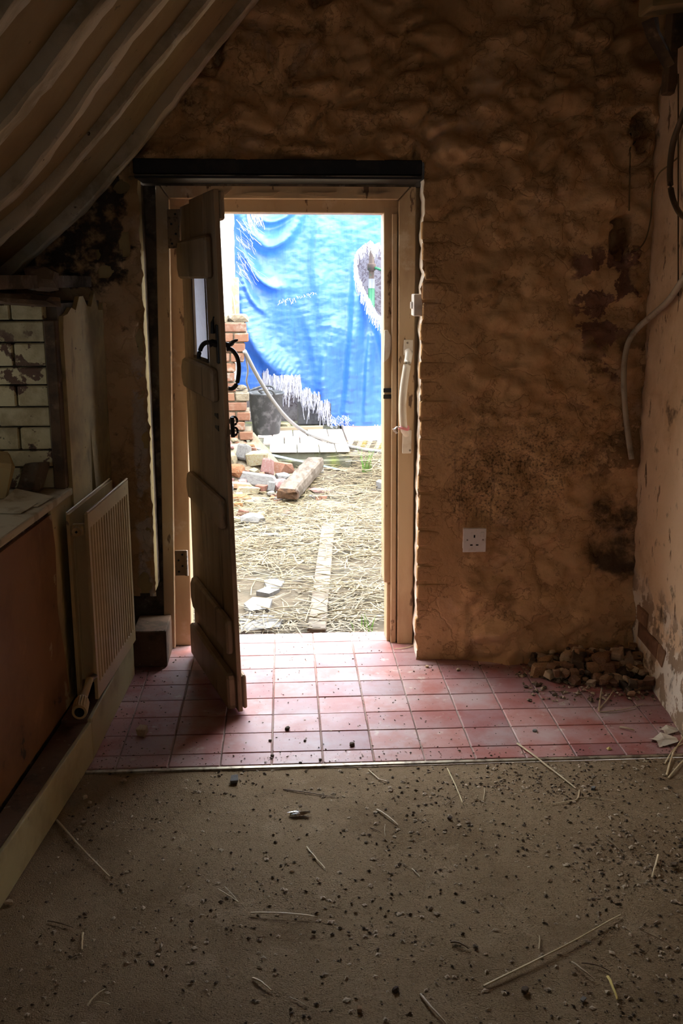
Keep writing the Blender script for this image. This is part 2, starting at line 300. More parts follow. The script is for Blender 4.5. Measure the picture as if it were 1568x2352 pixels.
def rockme(kind, mat, sub=1):
    """unit chunk meshes (about 1 across), shared"""
    key = (kind, mat)
    if key in _rocks: return _rocks[key]
    rs = random.Random(kind*31+5); bm = bmesh.new()
    if kind % 2 == 0:
        bmesh.ops.create_icosphere(bm, subdivisions=sub+1, radius=.5)
        for v in bm.verts:
            n = NZ.noise(v.co*2.2+Vector((kind*3.1, 1, 2))); v.co *= 1+n*.45
            v.co.x = max(-.42, min(.40+.05*math.sin(kind), v.co.x)); v.co.z = max(-.36, min(.34, v.co.z))
    else:
        bmesh.ops.create_cube(bm, size=.8)
        for v in bm.verts: v.co += Vector((rs.uniform(-.16, .16), rs.uniform(-.16, .16), rs.uniform(-.12, .12)))
        bmesh.ops.bevel(bm, geom=bm.edges[:], offset=.07, segments=1, affect='EDGES')
        for v in bm.verts: v.co += Vector([rs.uniform(-.03, .03) for _ in range(3)])
    me = bpy.data.meshes.new('chunk'); bm.to_mesh(me); bm.free(); me.materials.append(MT[mat]); _rocks[key] = me
    return me
def chunk(name, p, size, mat, kind=None, rot=None, sc=(1, 1, .75), parent=None, lift=None):
    kind = random.randrange(8) if kind is None else kind
    o = link(name, rockme(kind, mat), None, parent)
    o.scale = (size*sc[0], size*sc[1], size*sc[2])
    o.rotation_euler = rot or (random.uniform(-.3, .3), random.uniform(-.3, .3), random.uniform(0, 6.28))
    o.location = (p[0], p[1], p[2]+(size*sc[2]*.36 if lift is None else lift)); return o
def struct(o, label=None, cat=None): return tag(o, label, cat, None, 'structure')
# ================================================================== STRUCTURE
YW = 3.886
def XL(y): return -.70-.077*(YW-y)
def XR(y, z=0.0): return 1.435-.05*(YW-y)-.014*z
def rw(u, v):
    d = ray(u, v); t = 1.0
    for _ in range(30):
        p = CP+d*t; t *= XR(p.y, p.z)/p.x
    return CP+d*t
def lw(u, v, off=0.0):
    d = ray(u, v); # x = c + k y
    k = .077; c = -.70-.077*YW+off; t = c/(d.x-k*d.y); return CP+d*t
OX0, OX1, OZ = -.535, .525, 1.972
HOLES = []
for u, v, ru, rv, dep in ((1428, 545, 24, 46, .17), (1474, 300, 21, 42, .17), (1420, 520, 12, 16, .07), (500, 110, 10, 45, .06), (1147, 648, 5, 5, .03), (740, 60, 7, 14, .04), (735, 2, 26, 10, .06), (955, 345, 5, 18, .04), (885, 120, 14, 20, .035), (240, 625, 14, 12, .07), (160, 640, 26, 12, .05), (210, 585, 22, 12, .05), (285, 560, 12, 30, .03), (275, 430, 18, 14, .03), (330, 1345, 12, 26, .06)):
    p = wy(u, v, YW); HOLES.append((p.x, p.z, ru/588, rv/588, dep))
def wdisp(x, z):
    d = .010*fbm(x*1.4+3, z*1.4)
    up = ss(1.85, 2.05, z)
    quoin = (1-ss(.66, .74, x))*ss(.45, .5, x)*(1-ss(1.72, 1.8, z))
    low = 1-ss(.1, .45, z)
    k = (1-.88*quoin)
    # horizontally drawn lumps of stone under limewash
    c = NZ.voronoi(Vector((x*6.2+.35*fbm(x*4, z*4), z*9.5+.5*fbm(x*3, z*3+9), 2.0)))[0]
    lump = min(1, (c[1]-c[0])*2.6)
    d += k*(.020+.030*up)*(lump-.55)
    d += k*.024*fbm(x*7, z*11, 4)
    d += k*(.006+.006*up)*fbm(x*26, z*34, 7)
    d -= k*.012*max(0, abs(fbm(x*3.1, z*5.0, 11))*-6+.35)*2
    d += .065*ss(.62, 1.0, x)*low + .02*low*k
    d = d*(1-quoin)+quoin*max(-.004, min(.004, d*.4))
    if x < -.56: d *= .5
    for hx, hz, rx, rz, dep in HOLES:
        a = math.hypot((x-hx)/rx, (z-hz)/rz)
        if a < 2:
            a += .35*fbm(x*20, z*20, 5); d -= dep*(1-ss(.7, 1.1, a))
    return d
# back wall: displaced grid with the doorway left open
def build_back():
    st = .0125; nx = int(2.72/st); nz = int(3.1/st); x0 = -1.12
    idx = {}; V, F = [], []
    def vid(i, j):
        if (i, j) in idx: return idx[(i, j)]
        x, z = x0+i*st, j*st
        ed = .010*fbm(z*13, 1)+.006*fbm(z*40, 3)
        if abs(x-OX1) < .03 and z < OZ-.05: x += ed*1.2
        if abs(x-OX0) < .03 and z < OZ-.05: x += ed*1.0
        V.append((x, YW-wdisp(x, z), z)); idx[(i, j)] = len(V)-1; return idx[(i, j)]
    for i in range(nx):
        for j in range(nz):
            xc, zc = x0+(i+.5)*st, (j+.5)*st
            if OX0 < xc < OX1 and zc < OZ: continue
            if -.64 < xc <= OX0 and zc < .30+.03*fbm(xc*20, 2): continue
            F.append((vid(i, j), vid(i+1, j), vid(i+1, j+1), vid(i, j+1)))
    return V, F
V, F = build_back()
wb = struct(mesh('wall_back', V, F, 'wall', None, True), 'rough brown limewashed stone wall around the open doorway', 'wall')
mesh('masonry_core', *joinvf([boxvf(-1.4, -.66, 3.99, 4.26, 0, 1.9), boxvf(-.66, OX0-.004, 3.99, 4.26, .31, 1.9), boxvf(-.66, OX0-.004, 4.12, 4.26, 0, .31),
     boxvf(.56, 2.3, 4.07, 4.26, 0, 1.9), boxvf(-1.4, 2.3, 4.07, 4.26, 1.9, 3.3)]), 'mortar', wb)
# plaster reveal on the latch side, door light put into its paler colour, uneven edge
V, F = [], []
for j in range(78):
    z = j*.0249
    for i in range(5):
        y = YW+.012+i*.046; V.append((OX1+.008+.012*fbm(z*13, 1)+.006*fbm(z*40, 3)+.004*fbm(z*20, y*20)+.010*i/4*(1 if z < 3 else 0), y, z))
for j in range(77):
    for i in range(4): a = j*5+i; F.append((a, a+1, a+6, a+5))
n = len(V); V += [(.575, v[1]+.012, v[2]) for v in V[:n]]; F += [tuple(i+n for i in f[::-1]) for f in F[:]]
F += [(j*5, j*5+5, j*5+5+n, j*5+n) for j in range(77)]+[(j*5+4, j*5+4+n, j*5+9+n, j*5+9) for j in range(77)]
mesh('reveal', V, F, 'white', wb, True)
V, F = bev(*boxvf(-.70, OX0-.002, YW+.012, 4.0, .305, 1.92), .006); mesh('reveal', V, F, 'leftwall', wb)
# painted quoin bricks beside the doorway
for k in range(23):
    z0 = .035+k*.0752; w = (.118, .142, .106, .15)[k % 4]+random.uniform(-.012, .012)
    V, F = bev(*boxvf(OX1+.004, OX1+w, YW-.005-random.uniform(0, .005), YW+.03, z0+.004, z0+.071), .009, 3)
    e = .010*fbm((z0+.03)*13, 1)+.006*fbm((z0+.03)*40, 3)
    mesh('brick', [(x+e*1.2*(1 if x < OX1+.05 else 0), y-.006*fbm(x*20, z*30, k)+.011*(x-OX1)/w, z+.007*fbm(x*9, k, 2)) for x, y, z in V], F, 'wall', wb, True)
# left wall
def skew(V): return [(XL(v[1])+v[0], v[1], v[2]) for v in V]
V, F = joinvf([boxvf(-.30, 0, 3.36, 3.98, 0, 1.47), boxvf(-.42, 0, -2.3, 3.36, 0, .838), boxvf(-.42, 0, -2.3, 1.75, .838, 1.52), boxvf(-.42, -.02, -2.3, 3.98, 1.52, 1.56), boxvf(-.42, -.30, 3.36, 3.98, 0, 1.56)])
wl = struct(mesh('wall_left', skew(V), F, 'mortar'), 'low cream plastered eaves wall with window recess and hardboard panel', 'wall')
def lpt(y, z, t): return (XL(y)+t, y, z)
rr = random.Random(3)
top = [(3.372+i*.05, 1.46+rr.uniform(-.03, .035)+(.02 if 3 < i < 9 else -.01)) for i in range(1, 11)]
notch = [(3.66, .60), (3.648, .80), (3.62, 1.02), (3.60, .80), (3.575, .60)]
prism('plaster_sheet', [(3.362, .15), (3.362, 1.38), (3.375, 1.43)]+top+[(3.884, 1.46), (3.884, .15), (3.69, .15)]+notch+[(3.56, .15)], lpt, .001, .016, 'leftwall', wl)
prism('hardboard_panel', [(1.0, .14), (1.0, .82), (3.13, .82), (3.15, .70), (3.13, .5), (3.18, .3), (3.20, .14)], lpt, .001, .010, 'board', wl)
prism('plaster_strip', [(3.15, .14), (3.13, .84), (3.362, .86), (3.362, .14)], lpt, .0005, .008, 'leftwall', wl)
# window recess: painted bricks of the far reveal, lining post, window beyond
zc = .862; k = 0
while zc < 1.44:
    h = (.074, .058, .078, .066, .072, .06, .078, .07)[k % 8]
    for x0, x1 in (((-.20, -.034), (-.43, -.206)) if k % 2 else ((-.135, -.034), (-.36, -.141), (-.43, -.366))):
        V, F = bev(*boxvf(x0, x1, 3.328-random.uniform(0, .004), 3.40, zc+.003, min(zc+h-.003, 1.47)), .004)
        mesh('brick', skew(V), F, 'whitebrick', wl)
    zc += h; k += 1
V, F = bev(*boxvf(-.034, .004, 3.318, 3.362, .862, 1.42), .004); mesh('lining_post', skew(V), F, 'timber', wl)
V, F = bev(*boxvf(-.40, .020, 1.76, 3.345, .838, .862), .006, 2); sl = mesh('window_sill', skew(V), F, 'paper', wl)
w1 = struct(root('window_1', (XL(2.5)-.40, 2.55, .86), None, None), 'small painted casement window deep in the left wall recess', 'window')
def wbox(n_, y0, y1, z0, z1, m, t0=-.415, t1=-.375):
    V, F = bev(*boxvf(t0, t1, y0, y1, z0, z1), .003); return mesh(n_, skew(V), F, m, w1)
wbox('frame_rail', 1.76, 3.34, .863, .90, 'winframe'); wbox('frame_rail', 1.76, 3.34, 1.48, 1.519, 'winframe')
for y in (1.76, 2.27, 2.79, 3.30): wbox('frame_stile', y, y+.04, .90, 1.48, 'winframe')
for y in (1.80, 2.31, 2.83): wbox('pane', y, y+.475, .90, 1.48, 'winglass', -.397, -.393)
# right wall
def rdd(y, z): return .014*fbm(y*2.5, z*2.5, 8)+.006*fbm(y*12, z*12, 3)+.03*(1-ss(0, .35, z))*ss(3.9, 3.2, y)
V, F = [], []; ny = 150; nz = 84
for i in range(ny+1):
    y = -2.3+6.25*(i/ny)**.75
    for j in range(nz+1):
        z = j*.0278; dd = rdd(y, z)
        V.append((XR(y, z)-dd, y, z))
for i in range(ny):
    for j in range(nz):
        a = i*(nz+1)+j; q = V[a]
        if not (-.93 < q[1] < .43 and .88 < q[2] < 1.82): F.append((a, a+1, a+nz+2, a+nz+1))
wr = struct(mesh('wall_right', V, F, 'wall2', None, True), 'flaking peach painted wall meeting the corner rubble heap', 'wall')
mesh('masonry_core', *joinvf([boxvf(1.48, 2.3, .45, 4.0, 0, 2.30), boxvf(1.48, 2.3, -2.3, -.95, 0, 2.30), boxvf(1.48, 2.3, -.95, .45, 0, .86), boxvf(1.48, 2.3, -.95, .45, 1.84, 2.30), boxvf(1.7, 1.8, -.95, .45, .86, 1.84), boxvf(2.2, 2.3, -2.3, 4.0, 2.3, 3.3)]), 'mortar', wr)
for (u0, v0, u1, v1) in ((1466, 1392, 1486, 1440), (1470, 1438, 1514, 1500), (1515, 1488, 1532, 1522)):
    a, b_ = rw(u0, v0), rw(u1, v1); ym, zm = (a.y+b_.y)/2, (rw(u0, v1).z+rw(u1, v0).z)/2
    V, F = bev(*boxvf(-.012, .02, min(a.y, b_.y), max(a.y, b_.y), zm-.032, zm+.032), .004)
    o = mesh('brick', [(XR(y, z)+x+.006-rdd(y, z), y, z) for x, y, z in V], F, 'rub', wr); o['label'] = 'exposed dark red brick'
# rear wall with an unseen window added for light from behind the viewer
wre = struct(mesh('wall_rear', *joinvf([boxvf(-1.6, -.4, -2.45, -2.3, 0, 3.3), boxvf(1.1, 2.3, -2.45, -2.3, 0, 3.3), boxvf(-.4, 1.1, -2.45, -2.3, 0, .85), boxvf(-.4, 1.1, -2.45, -2.3, 2.15, 3.3)]), 'leftwall'), 'plain plastered wall behind the viewer with an unseen window', 'wall')
w2 = struct(root('unseen_window_2', (.35, -2.38, .85), None, None), 'unseen three light window added in the rear plastered wall', 'window')
for z in (.85, 2.11): box('frame_rail', -.4, 1.1, -2.40, -2.36, z, z+.04, 'winframe', w2)
for x in (-.4, .08, .58, 1.06): box('frame_stile', x, x+.04, -2.40, -2.36, .89, 2.11, 'winframe', w2)
for x in (-.36, .12, .62): box('pane', x, x+.44+.02*(x < .5), -2.382, -2.378, .89, 2.11, 'winglass', w2, 0)
w3 = struct(root('added_window_3', (1.30, -.25, .88), None, None), 'added two light window, unseen in the peach painted wall behind the viewer', 'window')  # unseen window, added for a side light, with masonry closing it behind
for z in (.865, 1.785): box('frame_rail', 1.28, 1.32, -.945, .445, z, z+.045, 'winframe', w3)
for y in (-.945, -.27, .40): box('frame_stile', 1.28, 1.32, y, y+.045, .911, 1.784, 'winframe', w3)
for y in (-.899, -.224): box('pane', 1.298, 1.302, y, y+.623, .911, 1.784, 'clearpane', w3, 0)
# floor slab with quarry tiles, carpet, metal strip
fo = struct(mesh('floor', *boxvf(-1.3, 1.7, 2.985, 4.235, -.06, -.0035), 'grout'), 'worn red quarry tile floor inside the doorway', 'floor')
xs = [-.06+.169*k for k in range(-5, 10)]; ys = [2.997]+[3.085+.1476*k for k in range(8)]+[4.235]
tiles = {}
for i in range(len(xs)-1):
    for j in range(len(ys)-1):
        x0, x1, y0, y1 = xs[i]+.002, xs[i+1]-.002, ys[j]+.0014, ys[j+1]-.0014
        if y1-y0 < .03 or x0 < -.75 or x0 > 1.42: continue
        if y0 > YW+.02 and (x1 < -.56 or x0 > .55): continue
        key = (j == 0, round(y1-y0, 3))
        if key not in tiles:
            V, F = bev(*boxvf(-(x1-x0)/2, (x1-x0)/2, -(y1-y0)/2, (y1-y0)/2, -.02, 0), .0025)
            me = bpy.data.meshes.new('tile'); me.from_pydata(V, [], F); me.update(); tiles[key] = me
        o = link('tile', tiles[key], 'tile', fo); o.location = ((x0+x1)/2, (y0+y1)/2, random.uniform(-.0008, .0008)); o.rotation_euler = (random.uniform(-.003, .003), random.uniform(-.003, .003), random.uniform(-.004, .004))
V, F = [], []; nx, ny = 90, 150
for i in range(nx+1):
    for j in range(ny+1):
        x, y = -1.25+3.0*i/nx, -2.3+5.272*j/ny; V.append((x, y, .004*fbm(x*2, y*2)-.004))
for i in range(nx):
    for j in range(ny): a = i*(ny+1)+j; F.append((a, a+ny+1, a+ny+2, a+1))
n = len(V); V += [(-1.25, -2.3, -.06), (1.75, -2.3, -.06), (1.75, 2.972, -.06), (-1.25, 2.972, -.06)]; F.append((n, n+3, n+2, n+1))
cp = tag(mesh('carpet', V, F, 'carpet', None, True), 'dirty brown carpet scattered with grit and straw', 'carpet')
V, F = bev(*boxvf(-.78, 1.42, 2.974, 2.990, -.004, .003), .0012); struct(mesh('trim_1', [(x, y+.006*math.sin(x*2), z) for x, y, z in V], F, 'brass'), 'thin worn metal strip between carpet and red tiles', 'trim')
# roof slope
PROF = [(-1.22, 1.40), (-.935, 1.606), (-.723, 1.783), (-.533, 1.982), (-.334, 2.213), (-.066, 2.509), (.2, 2.80), (.47, 3.10)]
PC = [(p.x, p.z) for p in spline([(a, 0, b) for a, b in PROF], 5)]
def pnorm(i):
    a, b = PC[max(i-1, 0)], PC[min(i+1, len(PC)-1)]; t = Vector((b[0]-a[0], b[1]-a[1])).normalized(); return (-t.y, t.x)
V, F = [], []; ny = 60
for i in range(len(PC)):
    nn = pnorm(i)
    for j in range(ny+1):
        y = -2.3+6.28*j/ny; h = .040+.006*fbm(PC[i][0]*3, y*3, 5); V.append((PC[i][0]+nn[0]*h, y, PC[i][1]+nn[1]*h))
for i in range(len(PC)-1):
    for j in range(ny): a = i*(ny+1)+j; F.append((a, a+1, a+ny+2, a+ny+1))
n = len(V); V2 = [(v[0]-.05, v[1], v[2]+.05) for v in V]; F2 = [tuple(i+n for i in f) for f in F]
V, F = joinvf([(V, F), (V2, [f[::-1] for f in F]), boxvf(.36, 2.3, -2.4, 4.1, 3.06, 3.2), boxvf(-1.6, -1.08, -2.4, 4.1, 1.50, 1.62)])
struct(mesh('ceiling', V, F, 'ceil'), 'sloping brown plaster ceiling between limewashed rafters', 'ceiling')
for q, (yc, w, lab) in enumerate(((3.80, .080, 'limewashed rafter set against the stone gable wall'), (3.255, .058, 'narrow pale rafter next to the gable rafter'),
        (2.86, .072, 'limewashed rafter with a long crack, third from the gable'), (2.47, .085, 'broad waney rafter with dark knots, fourth from the gable'), (2.02, .080, 'grey rafter, fifth from the gable'), (1.58, .09, 'limewashed rafter, sixth from the gable'))):
    V, F = [], []; c = 14; PP = [(p.x, p.z) for p in spline([(-1.08, 0, 1.50)]+[(a, 0, b) for a, b in PROF[1:]], 9)]
    for i in range(len(PP)):
        a, b_ = PP[max(i-1, 0)], PP[min(i+1, len(PP)-1)]; t = Vector((b_[0]-a[0], b_[1]-a[1])).normalized(); nx_, nz_ = -t.y, t.x
        s = i*.12+q*7; wob = .014*fbm(s*.35, q, 1, 2)+.004*fbm(s*3, q, 2); wy_ = .022*fbm(s*.4, q+9, 1, 2); ww = w/2*(1+.18*fbm(s*.6, 4, q)); ca = .007+.004*fbm(s*2, q, 3)
        for (dy, dn) in ((-ww, .14), (-ww, .05), (-ww, ca), (-ww+ca, 0), (0, -.002), (ww-ca, 0), (ww, ca), (ww, .05), (ww, .14)):
            e = .004*fbm(s*5, dy*50, dn*40); V.append((PP[i][0]+nx_*(dn+wob+e), yc+wy_+dy+e, PP[i][1]+nz_*(dn+wob+e)))
    for i in range(len(PP)-1):
        for k in range(9): j = (k+1) % 9; F.append((i*9+k, i*9+j, (i+1)*9+j, (i+1)*9+k))
    F += [tuple(range(9)), tuple(range((len(PP)-1)*9, len(PP)*9))]
    ro = mesh('rafter', V, F, 'rafter', None, True); ro.data.set_sharp_from_angle(angle=math.radians(28))
    tag(ro, lab, 'rafter', 'limewashed rafters of the roof slope')
# wall plate, roof timbers, stones on the wall head
V, F = bev(*boxvf(-.20, -.10, 1.2, 3.10, 1.562, 1.66), .008); tag(mesh('wall_plate', skew(V), F, 'timber'), 'dark brown wall plate beam along the eaves', 'beam')
for (u, v, sz, sc, m_, lab) in ((92, 640, .12, (1.1, 1, .9), 'mortar', 'rough dark stone wedged beside the wall plate end'), (45, 686, .24, (1.2, .6, .24), 'timber', 'flat brown stone slab lying over the painted brick reveal')):
    p = wy(u, v, 3.30); o = chunk('stone', (p.x, p.y, p.z), sz, m_, 2, (0, .08, .3), sc, lift=0); tag(o, lab, 'stone')
a, b_ = wy(1478, 12, 3.62), wy(1600, -40, 3.5)
V, F = bev(*boxvf(1.225, 2.19, 3.52, 3.66, 2.425, 2.55), .012, 2); tag(mesh('roof_beam', [(x, y, z+.02*fbm(x*5, y*9, z*9)+(x-1.2)*.12) for x, y, z in V], F, 'ceil'), 'pale beam end jutting over the corner', 'beam')
V, F = tubevf([wy(1492, 45, 3.60), wy(1500, 80, 3.60), wy(1538, 150, 3.62)], [.03, .028, .026], 4); tag(mesh('roof_strut', V, F, 'timber'), 'short weathered strut under the corner beam end', 'strut')
V, F = bev(*boxvf(1.36, 1.44, 3.70, 3.76, 2.19, 2.62), .005); tag(mesh('roof_post', V, F, 'timber'), 'dark upright timber stub on the wall head in the corner', 'post')

# ================================================================== LINTEL, DOOR FRAME
t = root('lintel', (0, 3.9, 1.915), 'black painted steel lintel above the doorway', 'lintel')
box('web', -.545, .518, 3.868, 3.985, 1.924, 1.978, 'lintel', t, .003)
box('flange', -.540, .516, 3.858, 4.07, 1.908, 1.9225, 'lintel', t, .002)
box('flange_lip', -.540, .516, 3.852, 3.8575, 1.9165, 1.9205, 'lintel2', t, 0)
df = struct(root('trim_2', (0, 4.08, 0), None, None), 'peeling cream painted wooden door frame', 'door frame')
def fp(x, z, y): return (x, y, z)
def warp(pts, k=3): return pts
prism('architrave', [(.474, 0), (.456, 1.850), (.522, 1.922), (.540, 0)], fp, 4.072, 4.105, 'frame', df, .003)
prism('architrave', [(-.486, .0), (-.440, 1.850), (-.492, 1.922), (-.532, .0)], fp, 4.072, 4.105, 'frame', df, .003)
prism('architrave', [(-.438, 1.853), (.454, 1.853), (.520, 1.924), (-.490, 1.924)], fp, 4.072, 4.105, 'frame', df, .003)
prism('jamb', [(.416, .27), (.400, 1.83), (.50, 1.83), (.50, .27)], fp, 4.107, 4.225, 'frame', df, .003)
prism('jamb', [(.430, .0), (.428, .262), (.50, .262), (.50, .0)], fp, 4.107, 4.225, 'frame', df, .003)
prism('jamb', [(-.42, .0), (-.385, 1.83), (-.49, 1.83), (-.52, .0)], fp, 4.107, 4.225, 'frame', df, .003)
prism('frame_head', [(-.49, 1.806), (.50, 1.802), (.50, 1.92), (-.49, 1.92)], fp, 4.108, 4.228, 'frame', df, .003)
prism('door_stop', [(.446, .0), (.432, 1.80), (.452, 1.80), (.468, .0)], fp, 4.086, 4.106, 'frame', df, .002)
# cover fillet with ragged paint flakes on the head
rr = random.Random(9); x = -.30
while x < .42:
    w = rr.uniform(.05, .16); z = 1.875+rr.uniform(-.006, .006)
    prism('paint_flake', [(x, z), (x+w*.3, z+.010), (x+w*.7, z+.006), (x+w, z+.012), (x+w*.8, z-.006), (x+w*.4, z-.008)], fp, 4.066, 4.071, 'frame', df); x += w+rr.uniform(.03, .12)
# broken notch on the latch jamb with fresh plaster
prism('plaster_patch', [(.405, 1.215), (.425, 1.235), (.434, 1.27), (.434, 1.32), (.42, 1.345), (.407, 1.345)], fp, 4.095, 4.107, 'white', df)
# strike plates
for z in (1.092, 1.066): box('strike_plate', .405, .446, 4.100, 4.107, z, z+.017, 'iron', df, .001)
# packing strip behind architraves (closes frame to masonry)
box('packing', .50, .56, 4.11, 4.22, 0, 1.92, 'frame', df, 0); box('packing', -.60, -.49, 4.106, 4.119, 0, 1.92, 'mortar', df, 0)
tag(box('boxed_plinth', -.632, -.497, 3.865, 4.070, 0, .155, 'boxtop', None, .004), 'small dusty boxed plinth at the foot of the hinge jamb', 'box')

# ================================================================== DOOR
DA = math.atan2(-.952, .306); hx = Vector((-.43, 4.06, 0))+Vector((.952, .306, 0))*.028
dr = struct(root('door_1', hx, None, None, DA, world=False), 'old cream ledged plank door standing open into the room', 'door')
def tw(v): return (v[0], v[1]-.040*(v[2]/1.83)*(v[0]/.72), v[2])
def dmesh(n_, V, F, m, par=None, sm=False): return mesh(n_, [tw(v) for v in V], F, m, par or dr, sm)
def dbox(n_, s0, s1, y0, y1, z0, z1, m='doorwood', b=.002, par=None):
    V, F = bev(*boxvf(s0, s1, y0, y1, z0, z1), b); return dmesh(n_, V, F, m, par)
ZT = 1.832; G0, G1 = .235, .505; SE = .712
dbox('plank', .022, G0-.002, 0, .018, .012, ZT-.012); dbox('plank', G0, G1, 0, .018, .012, 1.258); dbox('plank', G0, G1, 0, .018, 1.568, ZT)
dbox('plank', G1+.002, SE, 0, .018, .008, ZT)
def dledge(s0, s1, z0, z1, th=.028, ch=.035):
    prism('ledge', [(s0, z0+ch), (s0, z1-ch), (s0+ch, z1), (s1-.012, z1), (s1, z1-.012), (s1, z0+.012), (s1-.012, z0), (s0+ch, z0)], lambda a, c, t_: tw((a, t_, c)), -th, -.0005, 'doorwood', dr, .008)
dledge(.062, .655, 1.55, 1.69); dledge(.075, .66, 1.135, 1.25); dledge(.085, .69, .69, .80); dledge(.088, .70, .225, .362); dledge(.078, .702, .012, .152, .034, .010)
# outside boards
dbox('weatherboard', .10, .718, .0185, .034, .02, .15, b=.005); dbox('outer_ledge', .10, .718, .0185, .034, 1.735, 1.828, b=.006)
# window in the door
dbox('glazing_bead', G0, G0+.009, -.004, .0, 1.262, 1.562, 'timber', .001); dbox('glazing_bead', G1-.009, G1, -.004, .0, 1.262, 1.562, 'timber', .001)
dbox('glazing_bead', G0, G1, -.006, .0, 1.553, 1.566, 'timber', .001); dbox('glazing_bead', G0, G1, -.006, .0, 1.258, 1.271, 'timber', .001)
dbox('glass_pane', G0+.001, G1-.001, .008, .013, 1.259, 1.567, 'glass', .0005)
# latch
lt = dbox('latch', .655, .690, -.006, -.0005, 1.27, 1.40, 'iron', .003)
V, F = tubevf(spline([(.67, -.012, 1.335), (.60, -.02, 1.338), (.565, -.034, 1.325), (.548, -.044, 1.295), (.55, -.046, 1.278)], 5), [.008]*21, 6); dmesh('latch_bar', V, F, 'iron', lt)
V, F = tubevf([(.672, -.004, 1.335), (.672, -.02, 1.34), (.672, -.032, 1.335)], .012, 8); dmesh('latch_pivot', V, F, 'iron', lt)
V, F = tubevf([(.655, -.014, 1.37), (.658, -.014, 1.405), (.667, -.010, 1.425)], [.009, .007, .003], 6); dmesh('latch_tip', V, F, 'iron', lt)
V, F = tubevf(spline([(.685, .018, 1.335), ((.690), .036, 1.333), (.71, .046, 1.345), (.71, .060, 1.350)], 4), [.010, .01, .009, .009, .008, .008, .008, .007, .006, .006, .005, .004, .003], 6); dmesh('thumb_lever', V, F, 'iron', lt)
V, F = tubevf(spline([((.690), .024, 1.318), ((.690), .042, 1.316), ((.690), .060, 1.290), ((.690), .064, 1.25), ((.690), .056, 1.205), ((.690), .04, 1.186), ((.690), .024, 1.186)], 5), .0078, 8); dmesh('pull_handle', V, F, 'iron', dr, True)
for z in (1.075, 1.038):
    V, F = tubevf([((.690), .037+.013*math.cos(a), z+.014*math.sin(a)) for a in [k*math.pi/8 for k in range(17)]], .0045, 6); dmesh('bow_ring', V, F, 'iron', dr, True)
dbox('bow_link', .699, .711, .022, .036, 1.02, 1.09, 'iron', .002)
for z in (1.085, 1.042): prism('bolt_shank', [(.575, z-.004), (.575, z+.004), (.63, z+.010), (.63, z-.010)], lambda a, c, t_: tw((a, t_, c)), -.005, -.0005, 'iron', dr)
# hinges: leaf on frame and leaf on door edge
for z0, z1 in ((1.665, 1.812), (.33, .44)):
    h = root('hinge', (-.43, 4.066, z0), 'painted iron hinge, %s of the two on the open plank door' % ('upper' if z0 > 1 else 'lower'), 'hinge', group='door hinges')
    k = -.03*(1-z0/1.8)
    box('leaf', -.447+k, -.405+k, 4.060, 4.070, z0, z1, 'hinge', h, .0015)
    lathe('knuckle', (-.399+k, 4.060, z0), [(.007, 0), (.007, z1-z0)], 'hinge', h, 10)
    for i in range(4): lathe('screw', (-.432+k+.016*(i % 2), 4.060, z0+.018+(z1-z0-.036)*i/3), [(.0045, -.0015), (.0045, .001)], 'dark', h, 8, 'y')
# ================================================================== BOXED SKIRTING, RADIATOR
bl = struct(root('baseboard_left', (-.70, 3, 0), None, None), 'cream painted pipe boxing along the foot of the left wall', 'boxing')
FRONT = [(-.86, 1.1), (-.735, 2.261), (-.648, 3.062), (-.617, 3.787)]
for i in range(3):
    (xa, ya), (xb, yb) = FRONT[i], FRONT[i+1]; hz = (.128, .135, .145)[i]; g = .002 if i == 2 else 0
    Vf = [(xa, ya+g, 0), (xb, yb, 0), (xb-.014, yb, 0), (xa-.014, ya+g, 0)]
    V, F = bev([v for q in Vf for v in (q, (q[0], q[1], hz))], [(0, 1, 3, 2), (2, 3, 5, 4), (4, 5, 7, 6), (6, 7, 1, 0), (1, 7, 5, 3), (0, 2, 4, 6)], .004, 2); mesh('front_board', V, F, 'boxing', bl)
    V = [(xa-.0145, ya+g, hz-.014), (xb-.0145, yb, hz-.014), (XL(yb)+.018, yb, hz-.014), (XL(ya)+.018, ya+g, hz-.014)]; V += [(a, b, hz-.002) for a, b, c in V]
    mesh('top_board', V, [(0, 1, 2, 3), (4, 7, 6, 5), (0, 4, 5, 1), (1, 5, 6, 2), (2, 6, 7, 3), (3, 7, 4, 0)], 'boxtop', bl)
RY0, RY1, RZ0, RZ1 = 3.195, 3.765, .157, .803
rd = root('radiator', (XL(3.48)+.08, 3.48, RZ0), 'yellowed double panel radiator with ribbed front on the left wall', 'radiator')
def radpanel(n_, off, face, mat):
    ys_ = [RY0+(RY1-RY0)*k/152 for k in range(153)]; zs_ = [RZ0, RZ0+.05, RZ0+.062, RZ1-.062, RZ1-.05, RZ1]
    V, F = [], []
    for y in ys_:
        e = min(ss(RY0+.012, RY0+.03, y), ss(RY1-.012, RY1-.03, y)); r = -.015*e*max(0, math.cos((y-RY0)*2*math.pi/.0335)+.15)**1.5
        for k, z in enumerate(zs_): V.append((XL(y)+off+face*(r if 1 < k < 4 else 0), y, z))
    for i in range(152):
        for k in range(5): a = i*6+k; F.append((a, a+6, a+7, a+1))
    n = len(V); V += [(v[0]-.011*face-(0), v[1], v[2]) if True else v for v in [(XL(y)+off, y, z) for y in ys_ for z in zs_]]
    F += [tuple(j+n for j in f[::-1]) for f in F[:]]
    for i in range(152): F += [(i*6, i*6+n, i*6+6+n, i*6+6), (i*6+5, i*6+11, i*6+11+n, i*6+5+n)]
    for k in range(5): F += [(k, k+1, k+1+n, k+n), (152*6+k, 152*6+k+n, 152*6+k+1+n, 152*6+k+1)]
    return mesh(n_, V, F, mat, rd, False)
radpanel('front_panel', .106, 1, 'radiator'); radpanel('back_panel', .036, -1, 'radiator')
